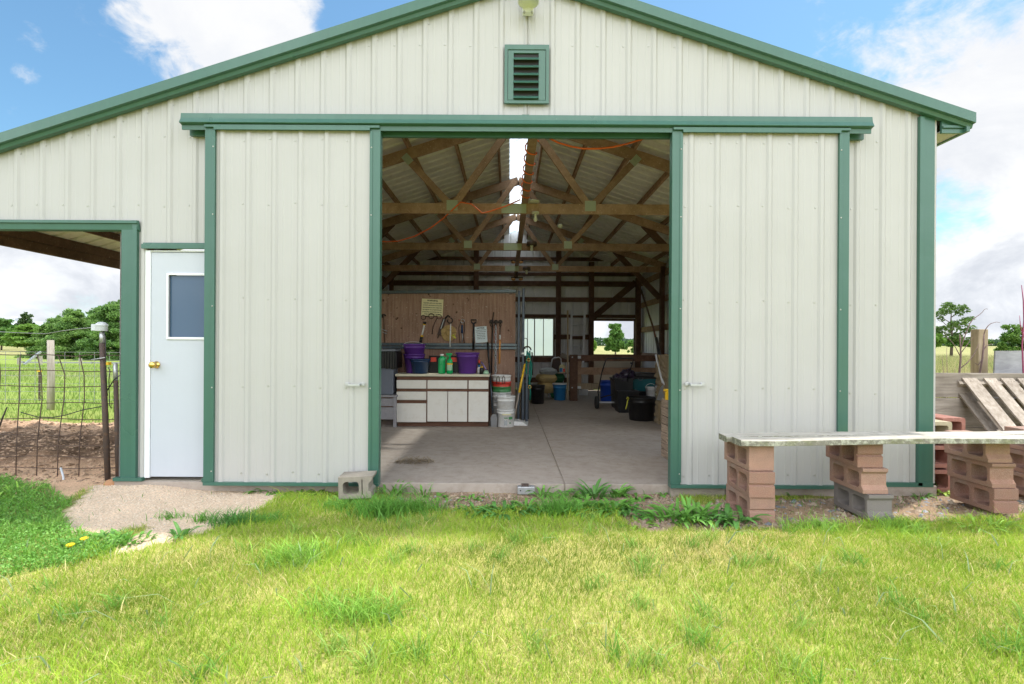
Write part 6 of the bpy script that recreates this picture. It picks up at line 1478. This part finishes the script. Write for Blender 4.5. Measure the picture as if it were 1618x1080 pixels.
# ---- leafy weeds: one rosette of arching leaves per clump
def weed(label, X, Y, n, L, w, col, seed, group='leafy weeds along the slab', spread=.10, name='weed_clump', upright=.8, zoff=None):
    n = int(n*1.6); w *= .74; L *= .88; rr = random.Random(seed); z0 = -.08; g_ = G(X, Y, z0); z0 = float(gz(np.array([g_.x]), np.array([g_.y]))[0]); vs = []; fs = []; cs = []
    for i in range(n):
        a = rr.uniform(0, 6.28); r_ = spread*math.sqrt(rr.random()); bx, by = math.cos(a)*r_*1.3, math.sin(a)*r_*.7; a2 = a+rr.uniform(-.9, .9); l_ = L*rr.uniform(.55, 1.15); up = upright*rr.uniform(.6, 1.3); ww = w*rr.uniform(.7, 1.25)
        px_, pz = 0, 0; th = min(1.45, up*1.15); m_ = 5; o = len(vs); tone = rr.uniform(.72, 1.3)
        for k in range(m_+1):
            f = k/m_; wk = ww*(.28+1.0*math.sin(math.pi*min(1, f*.95+.03))**.8)*(1 if k < m_ else .05)
            c = Vector((bx+math.cos(a2)*px_, by+math.sin(a2)*px_, pz)); s_ = Vector((-math.sin(a2), math.cos(a2), 0))*wk/2; dn = Vector((0, 0, .18*wk))
            vs += [c-s_+dn, c, c+s_+dn]; cs += [[q*tone*(.85+.25*f) for q in col]]*3
            px_ += math.cos(th)*l_/m_; pz += math.sin(th)*l_/m_; th -= .24*rr.uniform(.6, 1.5)/max(.5, upright)
        for k in range(m_):
            b_ = o+3*k; fs += [(b_, b_+1, b_+4, b_+3), (b_+1, b_+2, b_+5, b_+4)]
    o = np_mesh(name, np.array([tuple(v_) for v_ in vs]), [(4, np.array(fs))], M['weed'], np.array(cs), True); o.location = (g_.x, g_.y, z0-.004); return tag(o, label, 'weed', group)
GW = (.17,.38,.065); GD = (.13,.31,.07); GB = (.29,.50,.08)
for i, (lab, X_, Y_, n, L_, w_, col, sp_, up_) in enumerate((
    ('upright weed right against the slab just right of the metal bracket', 858, 783, 13, .20, .022, GW, .05, .95),
    ('broad leaved weed against the slab right of the crack line', 893, 785, 14, .17, .034, GW, .08, .75),
    ('tall arching weed with the longest leaves in the doorway', 936, 786, 20, .24, .030, GD, .08, .95),
    ('narrow upright weed below the seed stalk by the slab', 971, 784, 13, .20, .024, GW, .06, 1.0),
    ('two-leaved weed against the slab nearest the right door', 1003, 786, 9, .17, .032, GW, .06, .7),
    ('small sprout against the slab at the foot of the right door', 1050, 782, 6, .09, .022, GW, .03, .7),
    ('weed against the slab at the left end of the doorway', 622, 782, 16, .20, .020, GW, .07, .9),
    ('slim weed against the slab below the straw heap', 666, 783, 9, .18, .016, GW, .05, 1.1),
    ('small rosette against the slab right of the straw heap', 690, 786, 11, .13, .022, GW, .06, .6),
    ('low weed on the dirt left of the metal bracket', 742, 788, 10, .13, .022, GW, .07, .6),
    ('weed on the bare dirt left of the dense weed bed', 752, 808, 16, .18, .024, GD, .10, .7),
    ('dense weed at the left end of the bed before the doorway', 800, 812, 26, .19, .028, GD, .13, .75),
    ('dense weed second from the left in the bed before the doorway', 838, 808, 24, .20, .026, GW, .11, .8),
    ('broad weed right of the fine grass tuft in the bed', 925, 810, 30, .21, .030, GW, .13, .8),
    ('long leaved weed in the bed under the tall arching one', 958, 806, 26, .22, .028, GW, .12, .85),
    ('spreading weed at the right end of the bed before the doorway', 985, 812, 24, .20, .030, GD, .12, .7),
    ('low yellow-green weed at the lower edge of the bed', 1005, 830, 14, .14, .024, GB, .10, .5),
    ('leafy weed at the left end of the clump by the bench blocks', 1055, 824, 26, .21, .028, GW, .12, .85),
    ('tall leafy weed in the middle of the clump by the bench blocks', 1088, 822, 30, .23, .026, GW, .12, .95),
    ('leafy weed with yellow flower stalks close to the bench blocks', 1122, 824, 28, .21, .028, GW, .12, .85),
    ('broad leaved weed touching the left bench stack', 1160, 828, 18, .24, .038, GD, .07, .75),
    ('low bright weed in front of the left bench stack', 1178, 840, 16, .12, .018, GB, .12, .5),
    ('creeping weed at the foot of the left door by its middle', 432, 776, 20, .12, .022, GW, .14, .6),
    ('creeping weed at the foot of the left door halfway to the grey block', 470, 780, 26, .13, .020, GW, .16, .6),
    ('creeping weed under the left door just left of the grey block', 515, 780, 26, .14, .018, GB, .14, .7),
    ('pale weed growing up in front of the grey block', 560, 797, 22, .13, .014, GB, .13, .9),
    ('small sprout at the foot of the white walk door', 305, 768, 10, .09, .014, GW, .06, .6),
    ('leafy weed on the lower gravel edge with one tall leaf', 284, 846, 9, .15, .028, GD, .04, .95),
    ('low weed mat on the gravel left of the tall-leaved one', 190, 852, 40, .09, .022, GW, .16, .95),
    ('low weed mat beside the dandelions', 150, 858, 34, .10, .026, GD, .14, .9),
    ('tall grassy weed at the left picture edge under the wire panel', 25, 790, 22, .20, .016, GB, .12, .9),
    ('large pale leaved plant at the barn corner behind the bench', 1493, 772, 7, .24, .12, (.16,.30,.12), .06, .9),
    ('small yellow-green plant in front of the pale leaved one', 1489, 778, 12, .12, .035, (.30,.42,.05), .05, .6),
    ('little weed on the dirt at the barn corner', 1455, 783, 12, .10, .016, GW, .06, .7),
    ('grassy weed before the right bench stack', 1548, 832, 26, .17, .014, GB, .14, .85),
    ('thin sprout behind the left bench stack by the wall', 1252, 782, 7, .09, .012, GW, .03, .9))):
    weed(lab, X_, Y_, n, L_, w_, col, 200+i, spread=sp_, upright=up_)
def tuft(label, X, Y, n, h, spread, col, seed):
    rr = np.random.RandomState(seed); g_ = G(X, Y); a = rr.normal(0, spread, n); b = rr.normal(0, spread*.6, n); o = blades('grass_tuft', a, b, np.zeros(n), h*(.5+.7*rr.rand(n)), .0055*(.6+.8*rr.rand(n)), .95, np.array(col)*(.7+.7*rr.rand(n))[:, None], M['grass'], seed)
    del o['kind']; o.location = (g_.x, g_.y, float(gz(np.array([g_.x]), np.array([g_.y]))[0])-.004); return tag(o, label, 'grass tuft', 'grass tufts near the slab')
for i, (lab, X_, Y_, n, h_, s_, col) in enumerate((
    ('fine bright grass tuft in the middle of the weed bed', 882, 812, 420, .17, .075, GW), ('long grass tuft below the grey block', 600, 812, 520, .19, .10, GW), ('grass tuft right of the one below the grey block', 655, 806, 420, .15, .11, GW),
    ('grass tuft at the gravel edge left of the grey block', 540, 800, 260, .10, .10, GW), ('dark grass tuft on the gravel in front of the left door', 368, 826, 300, .12, .075, GD), ('small grass tuft left on the open gravel', 268, 818, 60, .08, .05, GW),
    ('small grass tuft in the middle of the gravel', 318, 822, 70, .10, .04, GW), ('grass tuft at the right end of the gravel', 425, 822, 180, .09, .07, GW), ('bushy grass tuft in the lawn below the gravel end', 470, 880, 420, .12, .10, GB),
    ('green grass tuft in the lawn left of the picture centre', 560, 970, 420, .12, .11, GB), ('tuft at the lawn edge before the middle bench stack', 1290, 838, 260, .11, .10, GB), ('tuft at the lawn edge between the middle and right bench stacks', 1420, 836, 260, .11, .10, GB))):
    tuft(lab, X_, Y_, n, h_, s_, col, 300+i)
for i, (X_, Y_, lab) in enumerate(((133, 852, 'yellow dandelion flower farther right and higher of the two'), (111, 862, 'yellow dandelion flower nearer the camera of the two'))):
    g_ = G(X_, Y_+8, -.07); z_ = float(gz(np.array([g_.x]), np.array([g_.y]))[0]); t = thing('dandelion', lab, 'flower', (g_.x, g_.y, z_), 'dandelions beside the gravel'); c = P(X_, Y_, g_.y)
    MB().tube([(g_.x, g_.y, z_), (c.x, g_.y, c.z-.01)], .0025, 6).build('stem', M['greenjar'], t)
    MB().lathe([(.001,-.010),(.008,-.008),(.020,.002),(.024,.008),(.018,.013),(.001,.016)], c, 16).build('head', M['dandy'], t)

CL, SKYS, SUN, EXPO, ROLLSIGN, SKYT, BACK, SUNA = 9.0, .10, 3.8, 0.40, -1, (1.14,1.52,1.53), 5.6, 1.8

# ================================================================== SKY, SUN, CAMERA
TOSUN = Vector((.34, .216, 1)).normalized(); EL = math.asin(TOSUN.z); AZ = math.atan2(TOSUN.x, TOSUN.y)
W = bpy.data.worlds.new('World'); SC.world = W; W.use_nodes = True; nt = W.node_tree; nt.nodes.clear()
wo = nt.nodes.new('ShaderNodeOutputWorld'); bg = nt.nodes.new('ShaderNodeBackground'); nt.links.new(bg.outputs[0], wo.inputs[0])
sky = nt.nodes.new('ShaderNodeTexSky'); sky.sky_type = 'NISHITA'; sky.sun_disc = False; sky.sun_elevation = EL; sky.sun_rotation = AZ
sky.air_density = 1.0; sky.dust_density = .6; sky.ozone_density = 1.2
tc = nt.nodes.new('ShaderNodeTexCoord'); DIRV = tc.outputs['Generated']
def sdir(X, Y):
    X, Y = unroll(X, Y); return Vector(((X-XC)/F, 1, (YC-Y)/F)).normalized()
def vdot(d):
    n = nt.nodes.new('ShaderNodeVectorMath'); n.operation = 'DOT_PRODUCT'; nt.links.new(DIRV, n.inputs[0]); n.inputs[1].default_value = d; return n.outputs['Value']
def mrange(v, a, b, c, d, smooth=True):
    n = nt.nodes.new('ShaderNodeMapRange'); n.interpolation_type = 'SMOOTHSTEP' if smooth else 'LINEAR'
    nt.links.new(v, n.inputs[0]); n.inputs[1].default_value = a; n.inputs[2].default_value = b; n.inputs[3].default_value = c; n.inputs[4].default_value = d; return n.outputs[0]
def madd(a, b, op='ADD'):
    n = nt.nodes.new('ShaderNodeMath'); n.operation = op
    for s, q in ((n.inputs[0], a), (n.inputs[1], b)):
        if hasattr(q, 'is_output'): nt.links.new(q, s)
        else: s.default_value = q
    return n.outputs[0]
mp = nt.nodes.new('ShaderNodeMapping'); mp.inputs['Scale'].default_value = (1,1,1.5); nt.links.new(DIRV, mp.inputs[0]); vv = mp.outputs[0]
nz = noise(nt, vv, 3.4, 9, .60, .35); nf = noise(nt, vv, 13, 7, .65, .3)
cov = madd(madd(nz, -.5), madd(madd(nf, -.5), .5, 'MULTIPLY'))
sep = nt.nodes.new('ShaderNodeSeparateXYZ'); nt.links.new(DIRV, sep.inputs[0])
# cover builds up towards the horizon; broken cumulus above
cov = madd(cov, mrange(sep.outputs['Z'], .12, .36, .26, -.05))
for (X_, Y_, r, w) in ((330,60,.17,.24), (430,20,.12,.12), (250,110,.09,.06), (100,10,.08,.06), (1530,210,.30,.34), (1618,120,.22,.12), (1380,170,.07,.05), (70,120,.16,-.30), (30,170,.12,-.14), (1250,10,.22,-.24), (1500,20,.16,-.16), (560,10,.08,-.10),(1500,340,.06,-.60), (22,72,.035,.42), (48,172,.04,.42), (560,60,.05,-.2)):
    cov = madd(cov, mrange(vdot(sdir(X_, Y_)), math.cos(r*1.6), math.cos(r*.25), 0, w))
cov = madd(cov, mrange(sep.outputs['Y'], .05, -.35, 0, .17))  # extra cloud cover added behind the camera, out of view, for neutral fill
mask = mrange(cov, -.01, .21, 0, 1)
shade = noise(nt, vv, 5.5, 6, .6, .3)
low = mrange(sep.outputs['Z'], .05, .42, 0, 1)
ctop = mix(nt, mrange(shade, .33, .62, 0, 1), (CL*.76, CL*.78, CL*.82), (CL*.84, CL*.845, CL*.85))
clow = mix(nt, mrange(shade, .40, .62, 0, 1), (CL*.60, CL*.635, CL*.70), (CL*.92, CL*.94, CL*.97))
cc = mix(nt, low, clow, ctop)
# unseen clouds behind the camera, brightened as fill for front wall and interior
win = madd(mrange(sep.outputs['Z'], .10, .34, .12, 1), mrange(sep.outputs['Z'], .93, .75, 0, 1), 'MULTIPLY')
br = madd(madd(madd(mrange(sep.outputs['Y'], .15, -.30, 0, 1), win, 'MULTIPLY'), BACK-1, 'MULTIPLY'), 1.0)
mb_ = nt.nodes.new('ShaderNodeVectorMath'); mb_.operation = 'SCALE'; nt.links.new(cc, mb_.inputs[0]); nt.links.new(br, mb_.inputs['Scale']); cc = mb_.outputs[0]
skm = nt.nodes.new('ShaderNodeMix'); skm.data_type = 'RGBA'; skm.blend_type = 'MULTIPLY'; skm.inputs[0].default_value = 1
nt.links.new(sky.outputs[0], skm.inputs[6]); skm.inputs[7].default_value = (SKYT[0], SKYT[1], SKYT[2], 1)
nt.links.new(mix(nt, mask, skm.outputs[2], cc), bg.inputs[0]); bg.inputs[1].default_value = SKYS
sl = bpy.data.lights.new('sun', 'SUN'); sl.energy = SUN; sl.angle = rad(SUNA); sl.color = (1, .955, .89)
so = bpy.data.objects.new('sun', sl); COL.objects.link(so); so.location = (3, 2, 12); so.rotation_euler = TOSUN.to_track_quat('Z', 'Y').to_euler()
cd = bpy.data.cameras.new('camera'); cam = bpy.data.objects.new('camera', cd); COL.objects.link(cam); SC.camera = cam
cd.sensor_width = 36; cd.sensor_fit = 'HORIZONTAL'; cd.lens = F/1618*36; cd.clip_end = 4000; cd.clip_start = .05
cd.shift_x = (809-XC)/1618; cd.shift_y = (YC-540)/1618
cam.location = (0, -D, E); cam.rotation_euler = (rad(90), ROLLSIGN*ROLL, 0)
SC.view_settings.view_transform = 'Standard'; SC.view_settings.look = 'None'; SC.view_settings.exposure = EXPO; SC.view_settings.gamma = 1; SC.view_settings.use_curve_mapping = False
SC.cycles.use_denoising = True; SC.cycles.denoising_prefilter = 'NONE'
SC.cycles.max_bounces = 10; SC.cycles.diffuse_bounces = 8; SC.cycles.transparent_max_bounces = 16
